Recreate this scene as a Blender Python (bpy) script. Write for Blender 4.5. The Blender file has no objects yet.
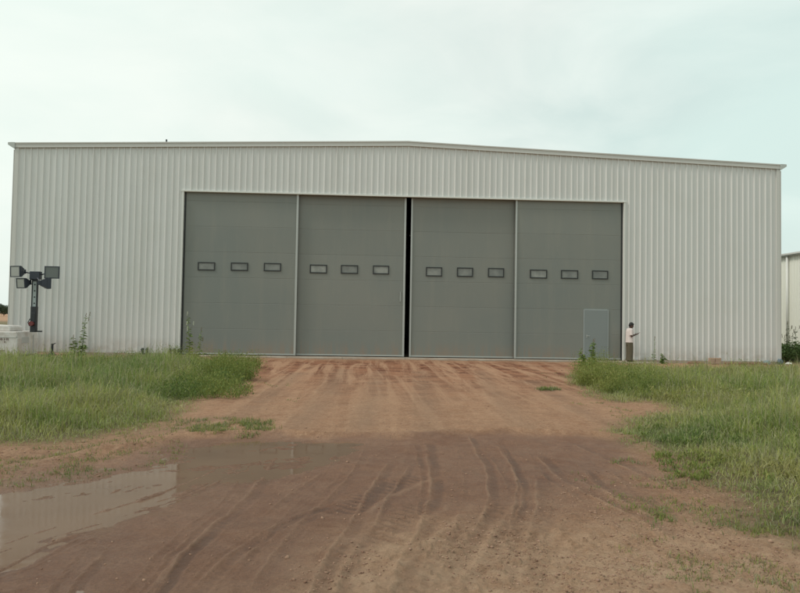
import bpy, bmesh, math, random
import numpy as np
from mathutils import Vector, Matrix, Euler

random.seed(7)
RNG = np.random.default_rng(11)
scene = bpy.context.scene
COL = scene.collection
PI = math.pi

# ------------------------------------------------------------------ camera
CAM = np.array([-1.59, -27.85, 1.65])
YAW, PITCH, ROLL, F = 0.0483, 0.0325, 0.0166, 666.0
GZ = -0.06          # general ground level (hangar slab top = 0)


def cam_axes():
    cy, sy = math.cos(YAW), math.sin(YAW)
    f = np.array([sy * math.cos(PITCH), cy * math.cos(PITCH), math.sin(PITCH)])
    r = np.array([cy, -sy, 0.0])
    u = np.cross(r, f)
    r2 = math.cos(ROLL) * r + math.sin(ROLL) * u
    u2 = -math.sin(ROLL) * r + math.cos(ROLL) * u
    return r2, u2, f


AR, AU, AF = cam_axes()


def ray(px, py):
    return AF + AR * (px - 400) / F - AU * (py - 296.5) / F


def onY(px, py, y0):
    d = ray(px, py)
    t = (y0 - CAM[1]) / d[1]
    return CAM + d * t


def onG(px, py, z=GZ):
    d = ray(px, py)
    t = (z - CAM[2]) / d[2]
    return CAM + d * t


cam_data = bpy.data.cameras.new('camera')
cam = bpy.data.objects.new('camera', cam_data)
COL.objects.link(cam)
cam_data.sensor_width = 36
cam_data.lens = 36 * F / 800
cam_data.clip_end = 3000
cam_data.clip_start = 0.05
m = Matrix.Identity(4)
for i in range(3):
    m[i][0] = AR[i]; m[i][1] = AU[i]; m[i][2] = -AF[i]; m[i][3] = CAM[i]
cam.matrix_world = m
scene.camera = cam

# ------------------------------------------------------------------ helpers


def new_mat(name, color=(.5, .5, .5), rough=.6, metal=0.0, spec=0.5):
    mt = bpy.data.materials.new(name)
    mt.use_nodes = True
    b = mt.node_tree.nodes['Principled BSDF']
    b.inputs['Base Color'].default_value = (*color, 1)
    b.inputs['Roughness'].default_value = rough
    b.inputs['Metallic'].default_value = metal
    b.inputs['Specular IOR Level'].default_value = spec
    return mt


class NT:
    def __init__(self, mt):
        self.t = mt.node_tree
        self.b = self.t.nodes.get('Principled BSDF')

    def n(self, kind, **kw):
        nd = self.t.nodes.new(kind)
        for k, v in kw.items():
            setattr(nd, k, v)
        return nd

    def set(self, nd, key, v):
        s = nd.inputs[key]
        if isinstance(v, bpy.types.NodeSocket):
            self.t.links.new(v, s)
        else:
            s.default_value = v

    def coord(self, scale=(1, 1, 1), kind='Object', loc=(0, 0, 0)):
        c = self.n('ShaderNodeTexCoord')
        mp = self.n('ShaderNodeMapping')
        self.t.links.new(c.outputs[kind], mp.inputs[0])
        mp.inputs['Scale'].default_value = scale
        mp.inputs['Location'].default_value = loc
        return mp.outputs[0]

    def noise(self, vec, scale=1, detail=4, rough=.55, dist=0.0):
        nd = self.n('ShaderNodeTexNoise')
        self.t.links.new(vec, nd.inputs['Vector'])
        nd.inputs['Scale'].default_value = scale
        nd.inputs['Detail'].default_value = detail
        nd.inputs['Roughness'].default_value = rough
        nd.inputs['Distortion'].default_value = dist
        return nd.outputs[0]

    def ramp(self, fac, a, b, va=0.0, vb=1.0):
        nd = self.n('ShaderNodeMapRange')
        nd.clamp = True
        self.set(nd, 0, fac)
        self.set(nd, 1, a); self.set(nd, 2, b); self.set(nd, 3, va); self.set(nd, 4, vb)
        return nd.outputs[0]

    def mix(self, fac, a, b, blend='MIX'):
        nd = self.n('ShaderNodeMix', data_type='RGBA', blend_type=blend)
        self.set(nd, 0, fac)
        self.set(nd, 6, a if isinstance(a, bpy.types.NodeSocket) else (*a, 1))
        self.set(nd, 7, b if isinstance(b, bpy.types.NodeSocket) else (*b, 1))
        return nd.outputs[2]

    def math(self, op, a, b=0.0):
        nd = self.n('ShaderNodeMath', operation=op)
        self.set(nd, 0, a); self.set(nd, 1, b)
        return nd.outputs[0]

    def attr(self, name):
        nd = self.n('ShaderNodeAttribute')
        nd.attribute_name = name
        return nd

    def bump(self, h, strength=.3, dist=.02, normal=None):
        nd = self.n('ShaderNodeBump')
        self.set(nd, 'Height', h)
        nd.inputs['Strength'].default_value = strength
        nd.inputs['Distance'].default_value = dist
        if normal is not None:
            self.set(nd, 'Normal', normal)
        return nd.outputs[0]


class MB:
    """collects shapes into one mesh"""

    def __init__(self):
        self.v = []; self.f = []; self.mi = []; self.cur = 0

    def add(self, vs, fs):
        k = len(self.v)
        self.v += [tuple(map(float, p)) for p in vs]
        for f in fs:
            self.f.append(tuple(i + k for i in f)); self.mi.append(self.cur)

    def box(self, c, s, rot=None):
        vs = []
        for x in (-.5, .5):
            for y in (-.5, .5):
                for z in (-.5, .5):
                    p = Vector((x * s[0], y * s[1], z * s[2]))
                    if rot is not None:
                        p = rot @ p
                    vs.append(p + Vector(c))
        self.add(vs, [(0, 1, 3, 2), (4, 6, 7, 5), (0, 4, 5, 1), (2, 3, 7, 6), (0, 2, 6, 4), (1, 5, 7, 3)])

    def tube(self, pts, rad, n=10, caps=True, sq=(1, 1)):
        pts = [Vector(p) for p in pts]
        if not hasattr(rad, '__len__'):
            rad = [rad] * len(pts)
        vs = []
        prev = None
        for i, p in enumerate(pts):
            d = (pts[min(i + 1, len(pts) - 1)] - pts[max(i - 1, 0)]).normalized()
            if prev is None:
                a = Vector((1, 0, 0)) if abs(d.x) < .8 else Vector((0, 1, 0))
                a = (a - d * a.dot(d)).normalized()
            else:
                a = (prev - d * prev.dot(d)).normalized()
            prev = a
            b = d.cross(a)
            for k in range(n):
                t = 2 * PI * k / n
                vs.append(p + (a * math.cos(t) * sq[0] + b * math.sin(t) * sq[1]) * rad[i])
        fs = []
        for i in range(len(pts) - 1):
            for k in range(n):
                fs.append((i * n + k, i * n + (k + 1) % n, (i + 1) * n + (k + 1) % n, (i + 1) * n + k))
        if caps:
            fs.append(tuple(range(n - 1, -1, -1)))
            fs.append(tuple((len(pts) - 1) * n + k for k in range(n)))
        self.add(vs, fs)

    def ell(self, c, s, n=14, rot=None):
        vs = []; fs = []
        for i in range(n // 2 + 1):
            th = PI * i / (n // 2)
            for k in range(n):
                ph = 2 * PI * k / n
                p = Vector((math.sin(th) * math.cos(ph) * s[0], math.sin(th) * math.sin(ph) * s[1], math.cos(th) * s[2]))
                if rot is not None:
                    p = rot @ p
                vs.append(p + Vector(c))
        for i in range(n // 2):
            for k in range(n):
                fs.append((i * n + k, (i + 1) * n + k, (i + 1) * n + (k + 1) % n, i * n + (k + 1) % n))
        self.add(vs, fs)

    def prism(self, prof, axis, a, b):
        """profile points as 3D offsets swept from a to b"""
        n = len(prof)
        vs = [Vector(p) + Vector(a) for p in prof] + [Vector(p) + Vector(b) for p in prof]
        fs = [(i, (i + 1) % n, n + (i + 1) % n, n + i) for i in range(n)]
        fs += [tuple(range(n - 1, -1, -1)), tuple(range(n, 2 * n))]
        self.add(vs, fs)

    def build(self, name, mats, parent=None, smooth=False, bevel=0.0, loc=None):
        me = bpy.data.meshes.new(name)
        me.from_pydata(self.v, [], self.f)
        if not isinstance(mats, (list, tuple)):
            mats = [mats]
        for mt in mats:
            me.materials.append(mt)
        me.polygons.foreach_set('material_index', self.mi)
        bm = bmesh.new(); bm.from_mesh(me)
        bmesh.ops.recalc_face_normals(bm, faces=bm.faces)
        if loc is not None:
            bmesh.ops.translate(bm, verts=bm.verts, vec=-Vector(loc))
        bm.to_mesh(me); bm.free()
        o = bpy.data.objects.new(name, me)
        COL.objects.link(o)
        if loc is not None:
            o.location = loc
        if parent is not None:
            o.parent = parent
        if smooth:
            for p in me.polygons:
                p.use_smooth = True
        if bevel:
            md = o.modifiers.new('bevel', 'BEVEL'); md.width = bevel; md.segments = 2; md.limit_method = 'ANGLE'
        return o


def tag(o, label=None, cat=None, group=None, kind=None):
    if label: o['label'] = label
    if cat: o['category'] = cat
    if group: o['group'] = group
    if kind: o['kind'] = kind
    return o


def empty(name, loc, rz=0.0):
    o = bpy.data.objects.new(name, None)
    o.empty_display_size = .2
    COL.objects.link(o)
    o.location = loc; o.rotation_euler = (0, 0, rz)
    return o


def np_mesh(name, V, Q, mat, T=None, attrs=None, smooth=False):
    """V (n,3); Q (m,4) quads; T (k,3) tris"""
    me = bpy.data.meshes.new(name)
    nq = len(Q); nt = 0 if T is None else len(T)
    me.vertices.add(len(V))
    me.vertices.foreach_set('co', np.ascontiguousarray(V, dtype=np.float32).ravel())
    loops = Q.ravel() if nt == 0 else np.concatenate([Q.ravel(), T.ravel()])
    me.loops.add(len(loops))
    me.loops.foreach_set('vertex_index', loops.astype(np.int32))
    me.polygons.add(nq + nt)
    st = np.arange(nq) * 4
    if nt:
        st = np.concatenate([st, nq * 4 + np.arange(nt) * 3])
    me.polygons.foreach_set('loop_start', st.astype(np.int32))
    me.update(calc_edges=True)
    if smooth:
        me.polygons.foreach_set('use_smooth', np.ones(nq + nt, dtype=bool))
    for k, a in (attrs or {}).items():
        if a.ndim == 1:
            at = me.attributes.new(k, 'FLOAT', 'POINT')
            at.data.foreach_set('value', a.astype(np.float32))
        else:
            at = me.attributes.new(k, 'FLOAT_COLOR', 'POINT')
            c = np.ones((len(a), 4), dtype=np.float32); c[:, :3] = a
            at.data.foreach_set('color', c.ravel())
    me.materials.append(mat)
    o = bpy.data.objects.new(name, me)
    COL.objects.link(o)
    return o


def hsh(ix, iy, s):
    h = (ix.astype(np.int64) * 374761393 + iy.astype(np.int64) * 668265263 + s * 1442695041) & 0xffffffff
    h = ((h ^ (h >> 13)) * 1274126177) & 0xffffffff
    h = h ^ (h >> 16)
    return (h & 0xffff) / 65535.0


def vnoise(x, y, s=0):
    ix = np.floor(x); iy = np.floor(y)
    fx = x - ix; fy = y - iy
    fx = fx * fx * (3 - 2 * fx); fy = fy * fy * (3 - 2 * fy)
    a = hsh(ix, iy, s); b = hsh(ix + 1, iy, s); c = hsh(ix, iy + 1, s); d = hsh(ix + 1, iy + 1, s)
    return (a + (b - a) * fx) * (1 - fy) + (c + (d - c) * fx) * fy


def fbm(x, y, s=0, o=4, g=.5):
    r = 0; a = 1; t = 0
    for i in range(o):
        r = r + a * vnoise(x, y, s + i * 17); t += a
        a *= g; x = x * 2.03 + 5.1; y = y * 2.03 + 1.7
    return r / t      # 0..1


def sstep(x, a, b):
    t = np.clip((x - a) / (b - a), 0, 1)
    return t * t * (3 - 2 * t)


def poly_sd(X, Y, poly):
    """signed distance, positive inside"""
    P = np.array(poly)
    d = np.full(X.shape, 1e9); ins = np.zeros(X.shape, bool)
    n = len(P)
    for i in range(n):
        ax, ay = P[i]; bx, by = P[(i + 1) % n]
        ex, ey = bx - ax, by - ay
        t = np.clip(((X - ax) * ex + (Y - ay) * ey) / (ex * ex + ey * ey + 1e-12), 0, 1)
        d = np.minimum(d, np.hypot(X - ax - t * ex, Y - ay - t * ey))
        if ey != 0:
            c = ((ay > Y) != (by > Y)) & (X < (bx - ax) * (Y - ay) / ey + ax)
            ins ^= c
    return np.where(ins, d, -d)


def gpoly(pts):
    return [tuple(onG(*p)[:2]) for p in pts]


# ------------------------------------------------------------------ ground zones (as seen on the site)
WET = gpoly([(-260, 500), (-120, 480), (0, 468), (60, 459), (120, 450), (180, 438), (258, 434), (330, 436), (400, 436), (470, 433), (540, 432), (600, 435), (640, 441),
             (655, 470), (640, 498), (590, 503), (540, 500), (500, 512), (440, 520), (390, 535), (340, 560), (250, 610), (150, 700), (-300, 700)])
PUD_A = gpoly([(120, 470), (160, 454), (212, 440), (290, 436), (345, 438), (375, 443), (360, 450), (330, 460), (300, 472), (260, 480), (215, 492), (175, 508), (130, 522), (70, 540), (0, 572), (-90, 600), (-200, 560), (-60, 505), (0, 488), (60, 478)])
PUD_B = gpoly([(-200, 640), (-120, 610), (0, 575), (40, 566), (80, 560), (70, 572), (20, 590), (-60, 620)])
GRASS_L = gpoly([(-900, 470), (-250, 452), (0, 446), (60, 443), (100, 437), (135, 428), (165, 421), (188, 412), (190, 402), (218, 389), (246, 381), (250, 370), (250, 363), (180, 361), (40, 359.5), (-300, 354), (-900, 345)])
GRASS_R = gpoly([(582, 371), (576, 376), (580, 386), (595, 395), (620, 402), (655, 403), (668, 411), (640, 420), (622, 432), (640, 444), (668, 456), (684, 475), (712, 492), (736, 508), (752, 524), (800, 538), (900, 590), (1300, 640), (1400, 420), (1200, 368), (900, 373), (780, 372), (660, 371)])
DOORZ = gpoly([(180, 430), (262, 360), (570, 363), (640, 436)])

# tyre ruts and furrows: (pixel polyline, width m, depth m, lugs)
RUTS = [
    ([(225, 465), (170, 490), (100, 512), (0, 545), (-150, 600)], .10, .030, 0),
    ([(170, 470), (105, 495), (60, 510), (0, 526)], .08, .022, 0),
    ([(107, 527), (60, 540), (0, 570), (-60, 590)], .09, .026, 0),
    ([(220, 527), (195, 547), (165, 585), (150, 620)], .07, .020, 1),
    ([(287, 447), (255, 495), (215, 530), (170, 575), (140, 620)], .10, .022, 1),
    ([(120, 542), (80, 585), (60, 620)], .07, .018, 0),
    ([(345, 502), (290, 522), (230, 560), (180, 610)], .09, .018, 1),
    ([(395, 460), (380, 485), (360, 520), (330, 570), (310, 620)], .10, .022, 1),
    ([(472, 434), (482, 452), (492, 470), (495, 495), (488, 530)], .09, .022, 1),
    ([(430, 440), (437, 472), (437, 500), (430, 525), (415, 560), (400, 610)], .11, .022, 1),
    ([(500, 442), (515, 463), (526, 482), (529, 500), (522, 525)], .09, .022, 1),
    ([(540, 450), (556, 467), (580, 484), (615, 502), (660, 525), (700, 545)], .12, .022, 1),
    ([(585, 466), (602, 482), (622, 498), (650, 512)], .09, .022, 0),
    ([(545, 470), (547, 500), (542, 540), (535, 600)], .13, .018, 1),
    ([(507, 495), (490, 520), (470, 550), (440, 600)], .12, .016, 1),
    ([(370, 445), (350, 480), (300, 530), (250, 600)], .08, .014, 0),
    ([(330, 470), (300, 490), (262, 520)], .07, .018, 0),
    ([(560, 436), (600, 452), (640, 470), (700, 500)], .11, .016, 1),
    ([(420, 370), (425, 400), (428, 434), (420, 470)], .20, .010, 1),
    ([(345, 368), (322, 400), (290, 434)], .22, .010, 1),
    ([(480, 370), (500, 400), (530, 434)], .20, .010, 1),
    ([(300, 372), (270, 395), (230, 425)], .20, .010, 1),
    ([(380, 370), (372, 400), (360, 434)], .20, .008, 1),
    ([(530, 380), (580, 410), (640, 434), (700, 455)], .20, .012, 1),
    ([(-100, 480), (0, 462), (90, 447), (170, 430), (230, 415)], .22, .016, 1),
]


def more_ruts():
    rg = random.Random(5)
    out = []
    for pts, w, dep, lug in RUTS[:18]:
        out.append((pts, w * .62, dep * .95, lug))
        for k in range(2):
            o = rg.choice((-1, 1)) * rg.uniform(9, 30); o2 = o + rg.uniform(-7, 7)
            n = len(pts)
            out.append(([(p[0] + o + (o2 - o) * i / n, p[1] + rg.uniform(-2.5, 2.5)) for i, p in enumerate(pts)][:rg.randint(3, 6)], w * rg.uniform(.3, .5), dep * rg.uniform(.3, .6), rg.choice((0, 1))))
    # tread prints of turning tyres in the soft mud
    for pts in ([(575, 470), (605, 482), (640, 500), (690, 525)], [(500, 500), (470, 530), (430, 570), (380, 620)], [(330, 520), (380, 490), (430, 470)], [(520, 505), (512, 540), (500, 590)], [(345, 560), (400, 520), (440, 495)]):
        out.append((pts, .16, .016, 2))
    return out + RUTS[18:]


def rut_field(X, Y):
    H = np.zeros(X.shape); D = np.zeros(X.shape)
    for pts, w, dep, lug in more_ruts():
        P = []
        Pn = np.array([onG(*p)[:2] for p in pts])
        # smooth the line
        for i in range(len(Pn) - 1):
            p0 = Pn[max(i - 1, 0)]; p1 = Pn[i]; p2 = Pn[i + 1]; p3 = Pn[min(i + 2, len(Pn) - 1)]
            for t in np.linspace(0, 1, 6, endpoint=False):
                P.append(.5 * ((2 * p1) + (-p0 + p2) * t + (2 * p0 - 5 * p1 + 4 * p2 - p3) * t * t + (-p0 + 3 * p1 - 3 * p2 + p3) * t ** 3))
        P.append(Pn[-1]); P = np.array(P)
        m = (X > P[:, 0].min() - .8) & (X < P[:, 0].max() + .8) & (Y > P[:, 1].min() - .8) & (Y < P[:, 1].max() + .8)
        x = X[m]; y = Y[m]
        wx = x + .055 * (fbm(x * 3, y * 3, 5) - .5); wy = y + .055 * (fbm(x * 3, y * 3, 9) - .5)
        best = np.full(x.shape, 1e9); side = np.zeros(x.shape); arc = np.zeros(x.shape)
        L = 0
        for i in range(len(P) - 1):
            ex, ey = P[i + 1] - P[i]; l2 = ex * ex + ey * ey; l = math.sqrt(l2)
            t = np.clip(((wx - P[i, 0]) * ex + (wy - P[i, 1]) * ey) / l2, 0, 1)
            dx = wx - P[i, 0] - t * ex; dy = wy - P[i, 1] - t * ey
            d = np.hypot(dx, dy)
            c = d < best
            best[c] = d[c]; side[c] = np.sign(dx * ey - dy * ex)[c]; arc[c] = (L + t * l)[c]
            L += l
        fade = sstep(arc, 0, .4) * sstep(L - arc, 0, .4) * (.30 + 1.0 * fbm(x * 1.2, y * 1.2, 31, 3))
        u = best / w
        prof = -np.exp(-(u * 1.15) ** 4) * .65 + 1.0 * np.exp(-((u - 1.25) / .27) ** 2) * (0.75 + .6 * side) * 2.2 * fbm(x * 7, y * 7, 13, 4, .7)
        if lug:
            prof += np.exp(-(u * 1.1) ** 4) * (.30 if lug == 1 else 1.1) * np.sin(arc * 2 * PI / (.085 if lug == 1 else .11) + side * u * 2.0) * fbm(x * 2.2, y * 2.2, 44, 2)
        H[m] += prof * dep * fade
        D[m] = np.maximum(D[m], np.exp(-(u / 1.3) ** 2) * fade)
    return H, D


def zones(X, Y):
    wx = X + .7 * (fbm(X * .9, Y * .9, 3) - .5) + .2 * (fbm(X * 4, Y * 4, 8) - .5)
    wy = Y + .7 * (fbm(X * .9, Y * .9, 4) - .5) + .2 * (fbm(X * 4, Y * 4, 7) - .5)
    soft = sstep(-Y, 18.5, 21.5)
    sdw = poly_sd(wx, wy, WET) + soft * (1.5 * (fbm(X * .9, Y * .9, 83, 5, .6) - .5) + .15)
    wet = np.clip((sdw + .12 + .45 * soft) / (.42 + 1.3 * soft), 0, 1); wet = wet * wet * (3 - 2 * wet)
    pud = sstep(poly_sd(wx, wy, PUD_A), -.25, .5)
    gl = poly_sd(wx, wy, GRASS_L); gr = poly_sd(wx, wy, GRASS_R)
    g = np.maximum(gl, gr)
    far = (Y > 5) | (np.abs(X) > 30)
    veg = np.maximum(sstep(g, -.5, .6), far * 1.0)
    dist = np.hypot(X - CAM[0], Y - CAM[1])
    veg = veg * (1 - sstep(dist, 110, 170))
    return wet, pud, veg, g


def ground_h(X, Y):
    wet, pud, veg, g = zones(X, Y)
    near = np.exp(-np.maximum(np.hypot(X - CAM[0], Y - CAM[1]) - 30, 0) / 30)
    H = .03 * (fbm(X * .45, Y * .45, 21, 2) - .5)
    H *= (1 - pud * .5)
    H += pud * .050 * (fbm(X * 1.1 + Y * .7, Y * 3.2 - X * 1.6, 201, 4, .6) - .47)
    H += .034 * (fbm(X * 2.4, Y * 2.4, 22, 3) - .5) * (1 - .35 * wet)
    H += .024 * (fbm(X * 9, Y * 9, 23, 3, .6) - .5) * (1 - .3 * wet)
    # clods on the dry foreground
    c = fbm(X * 22, Y * 22, 25, 2)
    dry = (1 - wet) * sstep(-Y, 18.5, 20.5)
    H += dry * (.020 * sstep(c, .58, .85) * (.3 + 1.3 * fbm(X * 2.3, Y * 2.3, 77, 2)) + .026 * (fbm(X * 14, Y * 14, 29, 3, .7) - .5))
    r, d = rut_field(X, Y)
    H += r * .44
    # low ridge where the dry ramp meets the wet mud
    sd = poly_sd(X + .3 * (fbm(X * 2, Y * 2, 61) - .5), Y + .35 * (fbm(X * 1.5, Y * 1.5, 62) - .5), WET)
    H += .05 * np.exp(-((sd + .08) / .13) ** 2) * sstep(-Y, 10, 14) * (1 - sstep(-Y, 19.3, 20))
    H -= .020 * wet
    H -= .026 * pud
    H += .05 * veg * sstep(g, 0, 1.5)
    H *= near
    return GZ + H, wet, pud, veg, d, r


# ------------------------------------------------------------------ ground sheet
def graded():
    xs = list(np.arange(-5.2, 5.2, .0175))
    s = .0175
    x = 5.2
    right = []
    while x < 900:
        right.append(x); s = min(s * 1.035, 60) if x < 20 else s * 1.12; x += s
    xs = [-v for v in right[::-1]] + xs + right
    xs = np.array(xs) + CAM[0]
    D = []; d = 2.6
    while d < 30:
        D.append(d); d += max(.013, min(.0038 * d, .10))
    s = .12
    while d < 1500:
        D.append(d); s *= 1.09; d += s
    back = []; d = 2.6; s = .05
    while d > -80:
        s *= 1.2; d -= s; back.append(d)
    ys = np.array(back[::-1] + D) + CAM[1]
    return np.unique(np.round(xs, 4)), ys


xs, ys = graded()
X, Y = np.meshgrid(xs, ys)
Hh, wet, pud, veg, rd, rr_ = ground_h(X, Y)
inside = (np.abs(X) < 16.3) & (Y > -.25) & (Y < 31)
Hh = np.where(inside, GZ - .06, Hh)
nx, ny = len(xs), len(ys)
idx = np.arange(nx * ny).reshape(ny, nx)
Q = np.stack([idx[:-1, :-1], idx[:-1, 1:], idx[1:, 1:], idx[1:, :-1]], -1).reshape(-1, 4)
V = np.stack([X, Y, Hh], -1).reshape(-1, 3)
# trodden pale dust and red soil zones
doorz = sstep(poly_sd(X, Y, DOORZ), -1.5, .8)

gm = new_mat('ground_soil', rough=.9)
t = NT(gm)
co = t.coord()
a_w = t.attr('wet').outputs['Fac']; a_v = t.attr('veg').outputs['Fac']; a_r = t.attr('rut').outputs['Fac']; a_d = t.attr('redzone').outputs['Fac']; a_p = t.attr('pud').outputs['Fac']
n1 = t.noise(co, .8, 5, .6, .6); n2 = t.noise(co, 6, 6, .7); n3 = t.noise(co, 45, 5, .75)
stre = t.noise(t.coord((2.4, .16, 1)), 1, 6, .68, .7)
stre2 = t.noise(t.coord((.75, 1.5, 1)), 1, 7, .72, .5)
dry = t.mix(t.ramp(n1, .3, .7), (.350, .180, .100), (.445, .250, .150))
dry = t.mix(t.ramp(n2, .35, .7), dry, (.54, .325, .205))
n4 = t.noise(co, 16, 6, .8)
dry = t.mix(t.ramp(n3, .35, .60, .6, 0), dry, (.19, .105, .065))
dry = t.mix(t.ramp(n4, .36, .50, .55, 0), dry, (.22, .12, .075))
dry = t.mix(t.ramp(n4, .55, .68, 0, .5), dry, (.56, .37, .25))
red = t.mix(t.ramp(stre2, .42, .56), (.140, .048, .027), (.345, .158, .090))
red = t.mix(t.ramp(stre, .44, .60, 0, .9), red, (.48, .275, .172))
red = t.mix(t.ramp(n3, .3, .55, .25, 0), red, (.16, .09, .06))
geo = t.n('ShaderNodeNewGeometry')
sep = t.n('ShaderNodeSeparateXYZ'); t.t.links.new(geo.outputs['Position'], sep.inputs[0])
dry = t.mix(t.math('MULTIPLY', t.ramp(sep.outputs['Y'], -21.5, -23.2, 0, 1), t.ramp(n2, .35, .65, .25, .8)), dry, (.54, .36, .24))
redfac = t.math('MULTIPLY', a_d, t.ramp(sep.outputs['Y'], -15.5, -6, .2, 1))
base = t.mix(redfac, dry, red)
base = t.mix(t.math('MULTIPLY', a_r, .35), base, (.25, .165, .115))
wetc = t.mix(t.ramp(n1, .35, .65), (.205, .090, .049), (.262, .128, .074))
wetc = t.mix(t.ramp(n2, .4, .7, 0, .7), wetc, (.325, .175, .107))
wetc = t.mix(t.ramp(n3, .35, .6, .5, 0), wetc, (.115, .056, .036))
wetc = t.mix(t.math('MULTIPLY', t.attr('ridge').outputs['Fac'], .55), wetc, (.36, .21, .135))  # ridge tops dry out paler; the tone also paints in relief light
wetc = t.mix(t.math('MULTIPLY', t.attr('furrow').outputs['Fac'], .55), wetc, (.10, .050, .033))  # wetter rut bottoms, darkened in colour for shade as well
base = t.mix(t.math('MULTIPLY', t.attr('ridge').outputs['Fac'], .5), base, (.50, .32, .21))  # relief light painted onto ridges of the dry soil too
base = t.mix(t.math('MULTIPLY', t.attr('furrow').outputs['Fac'], .35), base, (.22, .12, .075))  # and furrow shade painted into the dry soil colour
base = t.mix(a_w, base, wetc)
vegc = t.mix(t.ramp(n2, .35, .65), (.10, .105, .045), (.17, .135, .075))
base = t.mix(t.math('MULTIPLY', a_v, t.ramp(n2, .2, .6, .6, 1)), base, vegc)
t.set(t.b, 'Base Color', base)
wr = t.ramp(t.noise(co, 1.7, 4, .6), .38, .62, .42, .72)
rr = t.n('ShaderNodeMix', data_type='FLOAT')
t.set(rr, 0, a_w); t.set(rr, 2, .93); wl = t.ramp(sep.outputs['X'], -6.5, -1.5, 1, 0)
wr = t.math('SUBTRACT', wr, t.math('MULTIPLY', wl, .20))
t.set(rr, 3, wr)
rr2 = t.n('ShaderNodeMix', data_type='FLOAT')
t.set(rr2, 0, a_p); t.set(rr2, 2, rr.outputs[0]); t.set(rr2, 3, .17)
t.set(t.b, 'Roughness', rr2.outputs[0])
t.set(t.b, 'Specular IOR Level', t.ramp(a_w, 0, 1, .25, .38))
bm1 = t.bump(t.noise(co, 28, 8, .78), 1.0, .035)
bm2 = t.bump(t.noise(co, 150, 4, .7), .6, .008, bm1)
t.set(t.b, 'Normal', bm2)
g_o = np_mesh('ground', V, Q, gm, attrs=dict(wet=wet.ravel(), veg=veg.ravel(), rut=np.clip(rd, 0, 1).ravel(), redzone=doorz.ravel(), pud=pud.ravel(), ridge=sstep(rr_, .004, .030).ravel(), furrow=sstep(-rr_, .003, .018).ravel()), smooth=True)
tag(g_o, kind='structure')


def gz(x, y):
    """height of the ground sheet at a point, read from the sheet itself"""
    i = np.clip(np.searchsorted(xs, x) - 1, 0, nx - 2); j = np.clip(np.searchsorted(ys, y) - 1, 0, ny - 2)
    fx = (x - xs[i]) / (xs[i + 1] - xs[i]); fy = (y - ys[j]) / (ys[j + 1] - ys[j])
    return (Hh[j, i] * (1 - fx) + Hh[j, i + 1] * fx) * (1 - fy) + (Hh[j + 1, i] * (1 - fx) + Hh[j + 1, i + 1] * fx) * fy


# puddle water: level sheets that the mud rises through
wm = new_mat('muddy_water', (.165, .120, .082), .028)
wm.node_tree.nodes['Principled BSDF'].inputs['IOR'].default_value = 1.33
t = NT(wm)
t.set(t.b, 'Roughness', t.ramp(t.noise(t.coord((1, 2, 1)), 1.4, 5, .65), .42, .62, .02, .13))
t.set(t.b, 'Normal', t.bump(t.noise(t.coord((1, .6, 1)), 14, 4, .6), .07, .004))
t.b.inputs['Specular IOR Level'].default_value = .44
t.set(t.b, 'Base Color', t.mix(t.noise(t.coord(), 1.3, 3), (.135, .078, .050), (.205, .126, .082)))
WL = GZ - .034
mb = MB()
P = [(x, y, WL) for x, y in gpoly([(-420, 640), (-420, 520), (-60, 480), (60, 462), (200, 434), (300, 430), (420, 435), (400, 455), (330, 480), (240, 510), (170, 560), (100, 640)])]
mb.add(P, [tuple(range(len(P)))])
tag(mb.build('puddle_water', wm), kind='structure')

# ------------------------------------------------------------------ materials for the buildings
wall_m = new_mat('white_ribbed_sheet', (.66, .66, .63), .45)
t = NT(wall_m)
geo = t.n('ShaderNodeNewGeometry')
mp = t.n('ShaderNodeMapping'); t.t.links.new(geo.outputs['Position'], mp.inputs[0]); mp.inputs['Scale'].default_value = (2.2, 2.2, .12)
s1 = t.noise(mp.outputs[0], 1, 5, .6)
mp2 = t.n('ShaderNodeMapping'); t.t.links.new(geo.outputs['Position'], mp2.inputs[0]); mp2.inputs['Scale'].default_value = (1, 1, 1)
s2 = t.noise(mp2.outputs[0], .5, 4, .6)
# every sheet (1 m wide) came out a touch different
sep = t.n('ShaderNodeSeparateXYZ'); t.t.links.new(geo.outputs['Position'], sep.inputs[0])
wn = t.n('ShaderNodeTexWhiteNoise', noise_dimensions='1D')
t.set(wn, 'W', t.math('FLOOR', t.math('ADD', sep.outputs['X'], .07)))
c = t.mix(t.ramp(s1, .3, .7), (.632, .622, .600), (.702, .695, .680))
c = t.mix(t.ramp(wn.outputs[0], 0, 1, 0, .35), c, (.62, .605, .585))
c = t.mix(t.ramp(s2, .5, .8, 0, .25), c, (.53, .52, .46))
splash = t.math('MULTIPLY', t.ramp(sep.outputs['Z'], 0.0, .75, .55, 0), t.ramp(t.noise(mp2.outputs[0], 3, 5, .7), .35, .65))
c = t.mix(splash, c, (.36, .26, .19))
t.set(t.b, 'Base Color', c)
t.set(t.b, 'Normal', t.bump(t.noise(mp2.outputs[0], 1.6, 2, .5), .12, .02))
trim_m = new_mat('trim_sheet', (.575, .56, .53), .5)
bright_m = new_mat('pale_trim', (.68, .675, .64), .45)
soffit_m = new_mat('gutter_sheet', (.47, .49, .465), .5)
door_m = new_mat('grey_door_paint', (.2, .2, .19), .5)
t = NT(door_m)
geo = t.n('ShaderNodeNewGeometry')
sep = t.n('ShaderNodeSeparateXYZ'); t.t.links.new(geo.outputs['Position'], sep.inputs[0])
wn = t.n('ShaderNodeTexWhiteNoise', noise_dimensions='1D')
oi = t.n('ShaderNodeObjectInfo')
t.set(wn, 'W', t.math('ADD', t.math('FLOOR', t.math('DIVIDE', sep.outputs['Z'], 1.06)), t.math('MULTIPLY', oi.outputs['Random'], 37.0)))
c = t.mix(wn.outputs[0], (.210, .212, .189), (.226, .227, .203))
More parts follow.
